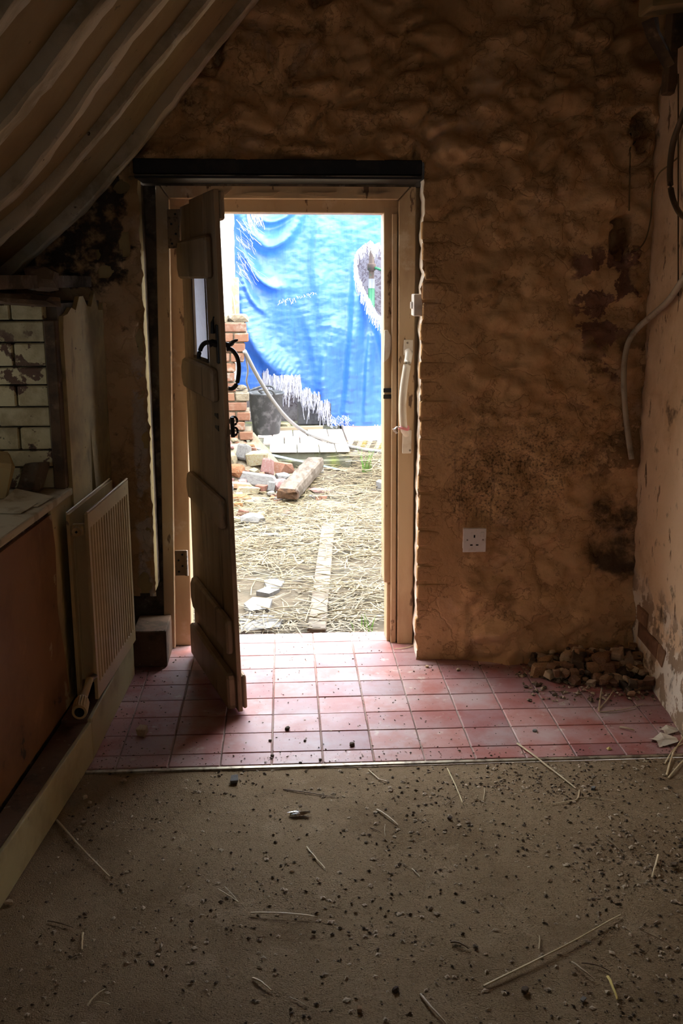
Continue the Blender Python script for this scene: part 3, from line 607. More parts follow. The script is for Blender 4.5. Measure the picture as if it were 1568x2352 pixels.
for y0, y1 in ((RY0+.002, RY0+.03), (RY1-.03, RY1-.002)):
    V, F = bev(*boxvf(.047, .094, y0, y1, RZ1-.075, RZ1-.035), .006); mesh('header', skew(V), F, 'radiator', rd)
V, F = joinvf([boxvf(.055, .088, RY0+.03+.03*k, RY0+.036+.03*k, RZ0+.05, RZ1-.07) for k in range(17)]); mesh('convector_fins', skew(V), F, 'radiator', rd)
for t0, t1 in ((.034, .040), (.098, .106)):
    V, F = bev(*boxvf(t0, t1, RY0, RY1, RZ1, RZ1+.008), .002); mesh('top_lip', skew(V), F, 'radiator', rd)
pv = (XL(RY0)+.070, RY0-.004, RZ1-.055); bc = lathe('bleed_plug', pv, [(.015, -.012), (.015, .006)], 'radiator', rd, 14, 'y'); lathe('bleed_square', (pv[0], pv[1]-.0125, pv[2]), [(.005, -.002), (.005, .001)], 'dark', bc, 4, 'y')
p = wy(190, 1620, 3.07)
tv = root('radiator_valve', (p.x, p.y, p.z), 'ribbed dark thermostatic valve head below the radiator corner', 'valve')
V, F = [], []
for y, r in ((-.055, .017), (-.055, .024), (-.045, .026), (-.012, .025), (0, .019), (.0, .014), (.09, .012)):
    for k in range(36): g = 2*math.pi*k/36; q = r*(1-.07*(k % 2)*(-.05 < y < -.005)); V.append((p.x+q*math.cos(g)+(.008 if y > .05 else 0), p.y+y, p.z+q*math.sin(g)+(y+.055)*.35))
for i in range(6):
    for k in range(36): j = (k+1) % 36; F.append((i*36+k, i*36+j, i*36+36+j, i*36+36+k))
F += [tuple(range(36)), tuple(range(216, 252))]
vh = mesh('valve_head', V, F, 'radiator', tv); lathe('valve_cap', (p.x, p.y-.0552, p.z), [(.016, -.001), (.016, .0005)], 'dark', tv, 20, 'y'); tube('valve_tail', [(p.x+.008, p.y+.09, p.z+.05), (p.x+.02, p.y+.13, p.z+.05)], .009, 'screw', tv)
# papers and scraps on the sill
for k, (u0, v0, lab) in enumerate(((40, 1165, 'folded cream paper scrap on the window sill'), (78, 1150, 'brown torn paper piece on the window sill'))):
    a = fl(u0, v0, .866); V = [(a.x-.10, a.y-.06, .863), (a.x+.03, a.y-.08, .864), (a.x+.05, a.y+.05, .866), (a.x-.07, a.y+.06, .872+.02*k)]
    V += [(q[0], q[1], q[2]+.002) for q in V]; tag(mesh('paper_scrap', V, [(0, 3, 2, 1), (4, 5, 6, 7), (0, 1, 5, 4), (1, 2, 6, 5), (2, 3, 7, 6), (3, 0, 4, 7)], 'paper'), lab, 'paper')
o = chunk('plaster_lump', (XL(3.24)-.235, 3.20, .868), .19, 'leftwall', 3, (.1, .15, .4), (1, .7, .9)); tag(o, 'large broken plaster lump leaning at the back of the sill', 'plaster')
o = chunk('plaster_lump', (XL(3.24)-.085, 3.275, .863), .11, 'mortar', 1, (.2, .1, 1.4), (1, .6, 1.1)); tag(o, 'dark broken plaster lump against the painted bricks on the sill', 'plaster')

# ================================================================== FITTINGS ON THE RIGHT
gr = root('grab_rail', (.50, 4.07, .85), 'ivory plastic grab rail screwed to the latch jamb', 'grab rail')
for z0, z1 in ((1.247, 1.309), (.842, .940)):
    V, F = bev(*boxvf(.482, .520, 4.062, 4.071, z0, z1), .003, 2); mp = mesh('mounting_plate', V, F, 'railplastic', gr)
    for dx, dz in ((.011, .014), (-.006, (z1-z0)-.012)): lathe('screw', (.503+dx, 4.062, z0+dz), [(.0045, -.002), (.0045, .001)], 'screw', gr, 8, 'y')
tube('rail', spline([(.500, 4.066, 1.262), (.500, 4.045, 1.245), (.490, 4.022, 1.20), (.478, 4.012, 1.12), (.474, 4.010, 1.05), (.478, 4.014, .98), (.486, 4.030, .945), (.494, 4.05, .935), (.498, 4.066, .925)], 6), .0155, 'railplastic', gr, 12)
c = wy(928, 985, 4.03); tp = root('tape_knot', c, 'knotted pink and clear tape round the grab rail foot', 'tape')
tube('band', [(.482+.019*math.cos(a), 4.022+.019*math.sin(a), .955+.004*math.sin(2*a)) for a in [k*math.pi/7 for k in range(15)]], .006, 'pink', tp, 6)
V, F = [], []
for k in range(12):
    g = k*.52; V += [(.458+.014*math.cos(g), 4.012, .955+.012*math.sin(g*1.7)), (.448+.014*math.cos(g+1), 4.0, .958+.014*math.sin(g*1.3))]
tube('loose_end', spline([(.468, 4.012, .955), (.452, 4.004, .962), (.440, 4.0, .948), (.452, 4.0, .938), (.436, 3.998, .955)], 4), .007, 'clear', tp, 6, .4)
sw = root('light_switch', (.52, 3.94, 1.41), 'white light switch box on the doorway reveal seen edge on', 'light switch')
box('back_box', .500, .536, 3.905, 3.985, 1.408, 1.492, 'plastic', sw, .003); box('rocker', .492, .4995, 3.935, 3.955, 1.435, 1.462, 'plastic', sw, .002)
sy = 3.886-wdisp(.755, .52)
sk = root('plug_socket', (.756, sy-.02, .52), 'white single wall socket with switch on the brown wall', 'socket')
box('back_box', .713, .799, sy-.028, sy+.03, .476, .566, 'plastic', sk, .003); fpz = box('face_plate', .709, .803, sy-.036, sy-.0285, .471, .570, 'plastic', sk, .003, 2)
for x0, x1, z0, z1 in ((.7515, .7575, .532, .543), (.738, .748, .499, .504), (.7615, .7715, .499, .504)): box('pin_slot', x0, x1, sy-.0375, sy-.0355, z0, z1, 'dark', fpz, 0)
box('rocker', .779, .793, sy-.0395, sy-.0365, .535, .556, 'plastic', sk, .001)
for x in (.726, .790): lathe('screw', (x, sy-.036, .523), [(.0035, -.0015), (.0035, .001)], 'screw', sk, 8, 'y')
# cables
def onback(u, v, off=.02):
    p = wy(u, v, YW); p = wy(u, v, YW-wdisp(p.x, p.z)-off); return p
def onright(u, v, off=.02):
    p = rw(u, v); return CP+(p-CP)*(1-off/max(.2, p.x))
pts = [onright(1600, 600, .03), onright(1566, 645, .032), onright(1535, 690, .03), onright(1500, 722, .03), onback(1470, 748, .05), onback(1448, 775, .035), onback(1436, 812, .03), onback(1432, 860, .03), onback(1434, 920, .028), onback(1440, 985, .028), onback(1450, 1055, .03)]
tag(tube('flat_cable', spline(pts, 6), .0115, 'cable', None, 8), 'grey white trailing cable end hanging in the corner', 'cable')
pts = [onback(1462, 322, -.01)]+[onback(1447-(v-340)*.02, v, .010) for v in range(340, 560, 20)]+[onback(1444, 565, .014), onback(1462, 574, .016), onback(1482, 550, .016), onback(1494, 500, .016), onback(1498, 440, .03), onright(1512, 400, .03), onright(1535, 380, .02), onright(1556, 362, .006)]
tag(tube('thin_wire', spline(pts, 6), .0028, 'wire', None, 6), 'thin old wire looping out of the dark wall hole', 'wire')
pts = [onright(1600, 180, .02), onright(1562, 280, .03), onright(1545, 330, .03), onright(1538, 390, .03), onright(1541, 440, .03), onright(1552, 475, .03), onright(1568, 497, .03), onright(1600, 515, .03)]
tag(tube('black_cable', spline(pts, 6), .0115, 'blackcable', None, 8, .7), 'thick dark brown cable sagging on the right wall', 'cable')
pts = [onright(1557, v, .010) for v in (170, 300, 420, 560, 680)]
tag(tube('surface_wire', pts, .003, 'blackcable', None, 6), 'dark straight wire clipped down the right wall', 'wire')

# ================================================================== DEBRIS INSIDE
def mound(name, x0, x1, y0, y1, hf, mat, st=.02, cut=None):
    V, F = [], []; nx, ny = int((x1-x0)/st), int((y1-y0)/st)
    for i in range(nx+1):
        for j in range(ny+1): x, y = x0+(x1-x0)*i/nx, y0+(y1-y0)*j/ny; V.append((x, y, hf(x, y)))
    for i in range(nx):
        for j in range(ny):
            a = i*(ny+1)+j
            if cut and any(cut(*V[q][:2]) for q in (a, a+ny+1, a+ny+2, a+1)): continue
            F.append((a, a+ny+1, a+ny+2, a+1))
    used = sorted({q for f in F for q in f}); mp_ = {q: k for k, q in enumerate(used)}
    return mesh(name, [V[q] for q in used], [tuple(mp_[q] for q in f) for f in F], mat, None, True)
def pile(x, y):
    e = ss(.93, 1.22, x+.05*fbm(x*9, y*9))*ss(3.50, 3.80, y+.06*fbm(x*8, y*8, 3)); return -.012+.075*e*(1+.25*fbm(x*12, y*12, 1))
tag(mound('rubble_dirt', .88, 1.44, 3.42, 3.90, pile, 'grit', .012, lambda x, y: x > XR(y)-rdd(y, .03)+.004 or y > YW-wdisp(x, .03)+.004), 'heap of brown dirt under the corner rubble', 'dirt', None, 'stuff')
spots = [(1235, 1500, 22, 'rubpale'), (1248, 1525, 30, 'rub'), (1240, 1540, 34, 'rub'), (1303, 1508, 34, 'rubpale'), (1312, 1522, 32, 'crumb'), (1283, 1545, 20, 'rubpale'), (1346, 1525, 20, 'rub'), (1342, 1540, 22, 'rub'), (1380, 1518, 34, 'rub'), (1440, 1515, 30, 'rubpale'), (1436, 1520, 22, 'rubpale'), (1392, 1540, 22, 'rub'), (1385, 1562, 30, 'rub'), (1414, 1562, 34, 'rubpale'), (1453, 1572, 24, 'rub'), (1258, 1552, 18, 'rubpale'), (1313, 1558, 16, 'rub'), (1360, 1570, 16, 'rubpale'), (1490, 1580, 18, 'rub'), (1395, 1575, 16, 'rub'), (1475, 1545, 22, 'rub'), (1330, 1500, 18, 'rub'), (1290, 1530, 22, 'rub'), (1428, 1545, 24, 'crumb'), (1360, 1505, 18, 'rubpale')]
LAB = {'rub': ('reddish brown brick chunk in the corner rubble heap', 'brick chunks in the corner heap'), 'rubpale': ('pale buff plaster lump in the corner rubble heap', 'plaster lumps in the corner heap'), 'crumb': ('dark clod in the corner rubble heap', 'dark clods in the corner heap')}
def surf(u, v, hf):
    d = ray(u, v); t = 1.5
    while t < 12:
        p = CP+d*t
        if p.z <= hf(p.x, p.y): break
        t += .01
    p.z = hf(p.x, p.y)
    return p
rr = random.Random(21)
for _ in range(190):
    u = rr.uniform(1215, 1500); v = rr.uniform(1500, 1605)
    if v > 1530+.24*(u-1215)+12 or v < 1498: continue
    spots.append((u, v, rr.uniform(8, 19), rr.choice(['rub', 'rub', 'rubpale', 'crumb'])))
_put = []
for u, v, s_, m_ in sorted(spots, key=lambda q: -q[2]):
    p = surf(u, v+s_*.35, pile); r_ = s_/588*1.5*.46
    for _ in range(60):
        hit = [(q, rq) for q, rq in _put if (q-p).length < .86*(r_+rq)]
        p.x = min(p.x, XR(p.y)-rdd(p.y, .05)-r_*.8); p.y = min(p.y, YW-wdisp(p.x, .05)-r_*.8)
        if not hit: break
        q, rq = hit[0]; dv = p-q; dv.z = abs(dv.z)+.004; dv = dv.normalized() if dv.length > 1e-5 else Vector((0, 0, 1)); p = p+dv*min(.012, .88*(r_+rq)-(q-p).length+.001)
        p.z = min(p.z, max(0, pile(p.x, p.y))+.028)
    p.z = max(p.z, 0, pile(p.x, p.y)); _put.append((p.copy(), r_))
    o = chunk('rubble_chunk', p, s_/588*1.5, m_, None, None, (1, .8, .72), lift=s_/588*.30); tag(o, LAB[m_][0], 'rubble', LAB[m_][1])
import numpy as np
def chips(name, pts, smin, smax, mat, label, seed=1, flat=.5, zf=None):
    r = np.random.RandomState(seed); P = np.array(pts, float); n = len(P); s = smin+(smax-smin)*r.rand(n)**2.8
    base = np.array([(1, 0, 0), (-1, 0, 0), (0, 1, 0), (0, -1, 0), (0, 0, 1), (0, 0, -1)], float); th = r.rand(n)*6.283; asp = .4+.6*r.rand(n)
    q = base[None]*(s[:, None, None]*.5); q = q*(1+.5*(r.rand(n, 6, 1)-.5)); q[..., 1] *= asp[:, None]; q[..., 2] *= flat
    c, s_ = np.cos(th)[:, None], np.sin(th)[:, None]; X = q[..., 0]*c-q[..., 1]*s_; Y = q[..., 0]*s_+q[..., 1]*c
    Z = q[..., 2]+.35*(X*(r.rand(n, 1)-.5)+Y*(r.rand(n, 1)-.5)); zz = P[:, 2:3]+s[:, None]*flat*.3
    V = np.stack([X+P[:, 0:1], Y+P[:, 1:2], Z+zz], -1).reshape(-1, 3)
    f = np.array([(0, 2, 4), (2, 1, 4), (1, 3, 4), (3, 0, 4), (2, 0, 5), (1, 2, 5), (3, 1, 5), (0, 3, 5)]); F = (f[None]+6*np.arange(n)[:, None, None]).reshape(-1, 3)
    me = bpy.data.meshes.new(name); me.from_pydata(V.tolist(), [], F.tolist()); me.update()
    return tag(link(name, me, mat), label, 'debris', None, 'stuff')
rr = random.Random(5)
def carpet_pts(n, fn):
    out = []
    while len(out) < n:
        y = 1.0+1.97*rr.random()**.8; x = rr.uniform(-.75, 1.38)
        if x > XR(y)-rdd(y, .01)-.012 or x < XL(y)+.12: continue
        if rr.random() < fn(x, y): out.append((x, y, .004*fbm(x*2, y*2)-.004))
    return out
dens = lambda x, y: .16+.55*ss(.1, 1.1, x)*max(0, .5+fbm(x*2.4, y*3, 9)*1.5)+.3*max(0, fbm(x*3, y*3, 2))
chips('floor_grit', carpet_pts(6000, dens), .002, .015, 'grit', 'fine dark grit trodden into the brown carpet', 1)
chips('floor_chips', carpet_pts(5600, dens), .002, .020, 'chip', 'small pale plaster chips scattered over the carpet', 2, .35)
def tile_pts(n, fn):
    out = []
    while len(out) < n:
        x = rr.uniform(-.66, 1.38); y = rr.uniform(2.99, 4.2)
        if y > 3.82 and not -.48 < x < .44: continue
        if y > 3.86 and x > .40: continue
        if x > .50 and y > YW-wdisp(x, .01)-.008: continue
        if x > XR(y)-rdd(y, .01)-.010: continue
        if rr.random() < fn(x, y): out.append((x, y, .001))
    return out
chips('tile_grit', tile_pts(1700, lambda x, y: .12+.5*ss(3.15, 3.0, y)+.9*ss(3.70, 3.82, y)*ss(.45, .6, x)+.7*ss(-.45, -.62, x)+.8*ss(1.15, 1.38, x)+.5*ss(.3, .5, x)*ss(3.7, 4, y)), .002, .010, 'grit', 'dark grit and crumbs scattered over the red tiles', 3)
chips('tile_chips', tile_pts(700, lambda x, y: .10+.4*ss(3.1, 3.0, y)+.5*ss(.9, 1.38, x)+.7*ss(3.72, 3.82, y)*ss(.45, .6, x)), .002, .010, 'chip', 'pale flecks of plaster on the red tiles', 4, .35)
fp_ = []
while len(fp_) < 1500:
    x, y = rr.uniform(.90, 1.38), rr.uniform(3.42, 3.84)
    if x < XR(y)-rdd(y, .02)-.010 and y < YW-wdisp(x, .02)-.010 and (pile(x, y) > -.004 or rr.random() < .12): fp_.append((x, y, max(.001, pile(x, y))))
chips('rubble_fines', fp_, .006, .026, 'chip', 'small buff crumbs mixed through the corner rubble', 6, .6)
chips('rubble_fines', fp_[::-1][:900], .006, .03, 'grit', 'small dark crumbs mixed through the corner rubble', 7, .6)
# individually visible bits on the floor
for u, v, s_, m_, k, lab in ((808, 1713, 16, 'crumb', 2, 'dark grey pebble alone on the red tiles'), (327, 1685, 34, 'rubpale', 1, 'buff plaster lump on the shaded tiles behind the door'), (1228, 1680, 15, 'flint', 0, 'flat white chip on the tiles near the bright red tile'),
        (660, 1676, 16, 'crumb', 2, 'dark crumb on the tiles beside the door foot'), (620, 1703, 10, 'crumb', 4, 'dark crumb on the pale lit tiles'), (700, 1703, 9, 'crumb', 6, 'dark crumb on the pale lit tiles'), (625, 1738, 11, 'crumb', 0, 'dark crumb on the pale lit tiles'), (735, 1747, 10, 'crumb', 2, 'dark crumb against the metal strip'), (690, 1754, 10, 'crumb', 4, 'dark crumb against the metal strip'),
        (980, 1533, 11, 'rubpale', 2, 'small buff stone at the foot of the doorway reveal'), (1052, 1540, 12, 'rubpale', 4, 'buff stone at the foot of the brown wall'), (1362, 1811, 16, 'greystone', 1, 'grey stone chip among carpet grit'), (1032, 1880, 14, 'crumb', 0, 'dark seed clod on the carpet by crossed straws'), (800, 2140, 10, 'crumb', 2, 'black crumb on the open carpet'), (720, 2140, 14, 'crumb', 4, 'black lump on the carpet below the long straw'),
        (840, 1935, 10, 'crumb', 6, 'black crumb on the open carpet'), (1548, 1988, 22, 'crumb', 2, 'dark fluffy clod near the right wall'), (1205, 2275, 26, 'crumb', 0, 'flat dark soot smudge lump on the carpet'), (908, 2275, 24, 'crumb', 4, 'black soot lump on the carpet'), (825, 2318, 20, 'rub', 1, 'brown flake on the carpet near the split straw'), (1338, 2295, 18, 'flint', 3, 'pale triangular chip on the carpet'), (540, 1793, 30, 'greystone', 3, 'pale flat flake on the carpet by the metal strip'),
        (20, 2075, 22, 'rubpale', 2, 'buff stone against the pipe boxing'), (285, 1795, 18, 'rubpale', 4, 'buff lump on the shaded carpet by the strip'), (195, 1832, 16, 'rubpale', 0, 'buff lump on the shaded carpet near the boxing'), (192, 1890, 16, 'rubpale', 2, 'yellowish chip on the shaded carpet'), (440, 2115, 12, 'crumb', 0, 'dark clod on the shaded carpet')):
    p = fl(u, v); sc = 2287/p.y*.97; o = chunk('floor_crumb', (p.x, p.y, -.003 if p.y < 2.96 else 0), s_/sc, m_, k, (0, 0, rr.uniform(0, 6)), (1, .75, .45 if m_ in ('flint', 'greystone') else .7)); tag(o, lab, 'crumb', 'loose crumbs on the floor')
def strawvf(P, w, hollow=True):
    """split straw: tapered bent half tube"""
    P = [Vector(p) for p in P]; n = len(P); V, F = [], []
    for i, p in enumerate(P):
        t = (P[min(i+1, n-1)]-P[max(i-1, 0)]).normalized(); a = Vector((0, 0, 1)).cross(t).normalized() if abs(t.z) < .95 else Vector((1, 0, 0)); ww = w*(1-.35*i/(n-1)); u_ = t.cross(a)
        for k in range(6): g = 2*math.pi*k/6; V.append(p+a*math.cos(g)*ww*.5+u_*math.sin(g)*ww*.36)
    for i in range(n-1):
        for k in range(6): j = (k+1) % 6; F.append((i*6+k, i*6+j, i*6+6+j, i*6+6+k))
    return V, F+[tuple(range(6))[::-1], tuple(range((n-1)*6, n*6))]
STR = [((1187, 1710), (1255, 1762), (1322, 1812), 8, 'straw', 'long pale straw crossing the metal strip onto carpet'), ((1330, 1815), (1322, 1838), (1265, 1846), 5, 'straw', 'curled tail of straw by the long pale straw'), ((1325, 1832), (1370, 1834), (1410, 1840), 4, 'straw', 'thin straw lying flat among grey grit'),
       ((1027, 1765), (1046, 1806), (1062, 1845), 5, 'straw', 'pale straw crossed by a darker twig near the strip'), ((1022, 1850), (1040, 1834), (1058, 1820), 4, 'strawdark', 'dark twig crossing a pale straw'), ((865, 1860), (890, 1878), (914, 1896), 7, 'straw', 'short thick straw with a dark tip'), ((845, 1768), (858, 1780), (870, 1790), 5, 'straw', 'short straw just below the metal strip'), ((868, 1790), (880, 1794), (890, 1797), 6, 'straw', 'stubby straw end near the strip'),
       ((650, 1813), (710, 1822), (770, 1832), 5, 'strawdark', 'slender brown stem above the foil scrap'), ((575, 2097), (650, 2101), (721, 2105), 7, 'straw', 'long straight grey straw on the open carpet'), ((1110, 2266), (1290, 2180), (1425, 2102), 10, 'straw', 'very long bent straw stalk on the near carpet'), ((965, 2285), (990, 2318), (1026, 2354), 11, 'straw', 'thick grey straw running out of the near carpet'),
       ((1312, 2210), (1338, 2232), (1366, 2252), 9, 'straw', 'pale flat straw blade on the near carpet'), ((1395, 2244), (1406, 2270), (1417, 2296), 12, 'strawyel', 'bright yellow straw stub'), ((1335, 2212), (1370, 2218), (1402, 2232), 6, 'strawdark', 'dark twig beside the pale flat blade'), ((1475, 2138), (1515, 2158), (1552, 2180), 5, 'strawdark', 'dark thin twig on carpet beyond the bright yellow stub'), ((1511, 1964), (1505, 1990), (1496, 2016), 8, 'straw', 'upright buff straw by the dark fluffy clod'),
       ((1394, 1925), (1415, 1945), (1436, 1966), 4, 'strawdark', 'dark thin stem on gritty carpet'), ((130, 1885), (190, 1955), (252, 2016), 10, 'straw', 'long brown straw in the shade near the boxing'), ((190, 2143), (189, 2162), (188, 2182), 8, 'straw', 'short stout straw on the shaded carpet'), ((580, 2248), (600, 2260), (622, 2276), 11, 'straw', 'split hollow straw piece on the carpet'), ((500, 2042), (522, 2056), (548, 2072), 5, 'straw', 'lower straw of a forked pair'), ((515, 2036), (530, 2052), (548, 2072), 4, 'straw', 'upper straw of a forked pair'),
       ((704, 1945), (722, 1968), (746, 1994), 5, 'straw', 'thin straw on the open carpet'), ((665, 2290), (685, 2300), (706, 2312), 5, 'straw', 'small straw near the black lump'), ((1239, 2150), (1239, 2164), (1237, 2180), 6, 'straw', 'tiny pale straw touching the very long stalk'), ((1035, 2165), (1055, 2170), (1076, 2180), 10, 'strawdark', 'blackened thick twig on the carpet'), ((200, 2312), (220, 2290), (241, 2273), 8, 'straw', 'curved husk on the dark near carpet'), ((218, 2304), (236, 2306), (252, 2309), 7, 'straw', 'flat husk beside the curved husk'),
       ((110, 2115), (140, 2122), (168, 2131), 6, 'strawdark', 'dark splinter near the boxing'), ((1375, 1636), (1377, 1608), (1382, 1580), 6, 'straw', 'upright stem of the V of straw by the rubble'), ((1376, 1630), (1392, 1612), (1408, 1588), 6, 'straw', 'slanting stem of the V of straw by the rubble'), ((1376, 1637), (1430, 1632), (1478, 1618), 4, 'straw', 'long curved straw beside the straw V'), ((1378, 1637), (1410, 1640), (1462, 1630), 3, 'strawdark', 'thin dark stem under the curved straw'),
       ((1530, 1782), (1545, 1735), (1572, 1690), 7, 'straw', 'bent straw leaning at the right wall foot'), ((1534, 1788), (1552, 1768), (1580, 1735), 7, 'straw', 'second straw in the bundle by the right wall'), ((1526, 1755), (1550, 1720), (1580, 1705), 5, 'straw', 'third straw in the bundle by the right wall'), ((945, 1995), (953, 2003), (964, 2014), 5, 'straw', 'tiny straw on the middle carpet'), ((1110, 1838), (1112, 1822), (1112, 1810), 3, 'straw', 'tiny stem above the gritty carpet'), ((1423, 1673), (1440, 1678), (1456, 1680), 9, 'straw', 'stubby straw on the tiles near the right wall'), ((850, 1900), (862, 1906), (873, 1911), 4, 'strawdark', 'short brown stem near the thick straw'), ((884, 1893), (883, 1908), (884, 1922), 2, 'straw', 'hair thin stem near the thick straw'), ((985, 1465), (940, 1488), (905, 1492), 4, 'straw', 'straw in the doorway corner')]
for a, b_, c, w, m_, lab in STR:
    z = lambda q: fl(q[0], q[1]); P = spline([z(a), z(b_), z(c)], 4); wd = .75*w*P[len(P)//2].y/2287
    P = [Vector((min(q.x, 1.36), q.y, (.0015 if q.y > 2.97 else -.001)+wd*.36+.004*max(0, math.sin(3.14*i/(len(P)-1)))*(1 if w > 6 else .3))) for i, q in enumerate(P)]
    P = [q+Vector((.0015*fbm(i*.7, w, a[0]), .0015*fbm(i*.7, a[1], 2), 0)) for i, q in enumerate(P)]
    V, F = strawvf(P, wd); tag(mesh('straw', V, F, m_, None, False), lab, 'straw', 'single straws on the floor')
# foil scrap, paint flakes
p = fl(686, 1872); V = [(p.x+.034*math.cos(k*.63)*(1+.3*math.sin(k*2.1)), p.y+.012*math.sin(k*.63)*(1+.3*math.cos(k*3)), .004+.006*(k % 2)) for k in range(10)]+[(p.x, p.y, .012), (p.x+.01, p.y, .0)]
tag(mesh('foil_scrap', V, [(k, (k+1) % 10, 10) for k in range(10)]+[((k+1) % 10, k, 11) for k in range(10)], 'foil'), 'crumpled silver foil scrap on the carpet', 'foil')
for u, v, w, lab, m_ in ((1525, 1704, .05, 'large pale paint flake by the right wall', 'leaf'), (1535, 1680, .035, 'pale paint flake curled at the right wall foot', 'leaf'), (1398, 1722, .010, 'tiny yellow fleck on the red tiles', 'strawyel')):
    p = fl(u, v); V = [(p.x+w*math.cos(k*.7)*(1+.35*math.sin(k*2.3)), p.y+w*.8*math.sin(k*.7)*(1+.3*math.cos(k*3)), .002+w*.1*(k % 3)) for k in range(9)]+[(p.x, p.y, .012), (p.x, p.y, .002)]
    tag(mesh('paint_flake', V, [(k, (k+1) % 9, 9) for k in range(9)]+[((k+1) % 9, k, 10) for k in range(9)], m_), lab, 'flake')
# ================================================================== THE YARD
def gz(x, y): return -.022+.018*fbm(x*1.3, y*1.3, 3)-.012*ss(4.3, 4.24, y)
V, F = [], []; nx, ny = 90, 130
for i in range(nx+1):
    for j in range(ny+1): x, y = -2.6+5.2*i/nx, 4.236+6.5*j/ny; V.append((x, y, gz(x, y)))
for i in range(nx):
    for j in range(ny): a = i*(ny+1)+j; F.append((a, a+ny+1, a+ny+2, a+1))
struct(mesh('ground_yard', V, F, 'earth', None, True), 'earth yard floor littered with straw', 'ground')
def blades(name, n, seed, x0, x1, y0, y1, lmin, lmax, wmin, wmax, zmax, keep, hf):
    r = np.random.RandomState(seed); P = []
    rs = random.Random(seed)
    while len(P) < n:
        x, y = rs.uniform(x0, x1), rs.uniform(y0, y1)
        if rs.random() < keep(x, y): P.append((x, y, hf(x, y)))
    P = np.array(P); l = lmin+(lmax-lmin)*r.rand(n)**1.6; w = wmin+(wmax-wmin)*r.rand(n); th = np.where(r.rand(n) < .35, r.normal(0, .6, n), r.rand(n)*6.283)
    D = np.stack([np.cos(th), np.sin(th), (r.rand(n)-.5)*.16], 1); A = np.stack([-np.sin(th), np.cos(th), (r.rand(n)-.5)*.8], 1); z = .004+zmax*r.rand(n)**1.5; bend = (r.rand(n)-.5)*.12
    V = []
    for t in (-.5, 0., .5):
        c = P+D*(l*t)[:, None]; c[:, 2] += z; c[:, :2] += (A[:, :2]*(bend*l*(1 if t == 0 else 0))[:, None])
        V += [c-A*(w/2)[:, None], c+A*(w/2)[:, None]]
    V = np.stack(V, 1).reshape(-1, 3); f = np.array([(0, 1, 3, 2), (2, 3, 5, 4)]); F = (f[None]+6*np.arange(n)[:, None, None]).reshape(-1, 4)
    me = bpy.data.meshes.new(name); me.from_pydata(V.tolist(), [], F.tolist()); me.update(); return me
def skeep(x, y):
    if (abs(x) > .38 and y < 4.42) or (x < -.22 and y > 7.80) or (x > -.75 and x < .60 and y > 8.18): return 0
    k = .35+1.3*max(0, .35+fbm(x*1.6, y*1.3, 5)); k *= 1-.85*ss(-.05, -.35, x)*ss(6.7, 7.3, y)
    k *= 1-.9*(1 if (x+.13)**2/.03+(y-4.75)**2/.10 < 1 else 0); k *= 1-.75*(1 if abs(x-(.13+.068*(y-4.26)))<.05 and y < 6.3 else 0)
    return min(1, k)
tag(link('straw_litter', blades('straw_litter', 17000, 4, -1.5, 1.9, 4.26, 8.3, .06, .28, .0025, .006, .04, skeep, gz), 'strawout'), 'thick litter of pale straw across the yard', 'straw', None, 'stuff')
tag(link('straw_litter', blades('straw_litter', 700, 8, .50, 1.6, 7.3, 8.9, .15, .55, .004, .008, .20, lambda x, y: ss(7.2, 8.6, y), gz), 'strawout'), 'loose straw heaped against the right end of the slab', 'straw', None, 'stuff')
rs = random.Random(17); smesh = []
for k in range(6):
    L_ = .5; V, F = strawvf(spline([(-L_/2, 0, 0), (0, .02*(k-2.5), .012), (L_/2, .01*(k % 3), 0)], 3), .010); me = bpy.data.meshes.new('straw'); me.from_pydata([tuple(v) for v in V], [], F); me.update(); me.materials.append(MT['strawout']); smesh.append(me)
for k in range(110):
    while True:
        y = 4.4+3.4*rs.random()**1.5; x = rs.uniform(-.32, .45)*(y/4.2)+.05*(y-4.2)
        if not (y > 6.15 and x < .50) and not (4.5 < y < 5.0 and x < .05): break
    o = link('straw', smesh[k % 6], None); s_ = rs.uniform(.4, .95); o.scale = (s_, .8, .8)
    o.location = (x, y, gz(x, y)+.022+.024*rs.random()); o.rotation_euler = (rs.uniform(-.3, .3), rs.uniform(-.06, .06), rs.gauss(0, .7)); tag(o, 'long pale straw lying on top of the yard litter', 'straw', 'long straws on the yard litter')
# boundary walls of the yard
struct(mesh('wall_yard_left', *bev(*boxvf(-2.6, -2.3, 4.26, 10.6, -.1, 2.6), .01), 'outplain'), 'rendered side wall of the yard, hinge side', 'wall')
struct(mesh('wall_yard_right', *bev(*boxvf(2.5, 2.7, 4.26, 10.6, -.1, 1.9), .01), 'outplain'), 'rendered side wall of the yard, latch side', 'wall')
V, F = [], []
for i in range(41):
    for j in range(56):
        x, z = -2.3+(2.3-.435)*i/40, -.05+3.0*j/55; c = NZ.voronoi(Vector((x*5.5, z*7.5, 4)))[0]; V.append((x+(.012*fbm(z*9, 1) if i == 40 else 0), 8.98-.045*min(1, (c[1]-c[0])*2.5), z))
for i in range(40):
    for j in range(55): a = i*56+j; F.append((a, a+56, a+57, a+1))
n = len(V); F += [(40*56+j, 40*56+j+1+0, n+j+1, n+j) for j in range(55)]; V += [(V[40*56+j][0], 9.2, V[40*56+j][2]) for j in range(56)]
struct(mesh('wall_yard_flint', V, F, 'ywall', None, True), 'bright whitewashed flint wall beside the blue tarp', 'wall')
struct(mesh('wall_yard_back', *boxvf(-2.4, 2.5, 10.3, 10.5, -.1, 2.9), 'wallpaper'), 'patterned wallpaper wall behind the torn tarp', 'wall')
tag(mesh('pale_post', *bev(*boxvf(-.452, -.39, 8.86, 8.93, .86, 1.56), .006), 'limest'), 'pale leaning post stub on the broken brick wall', 'post')
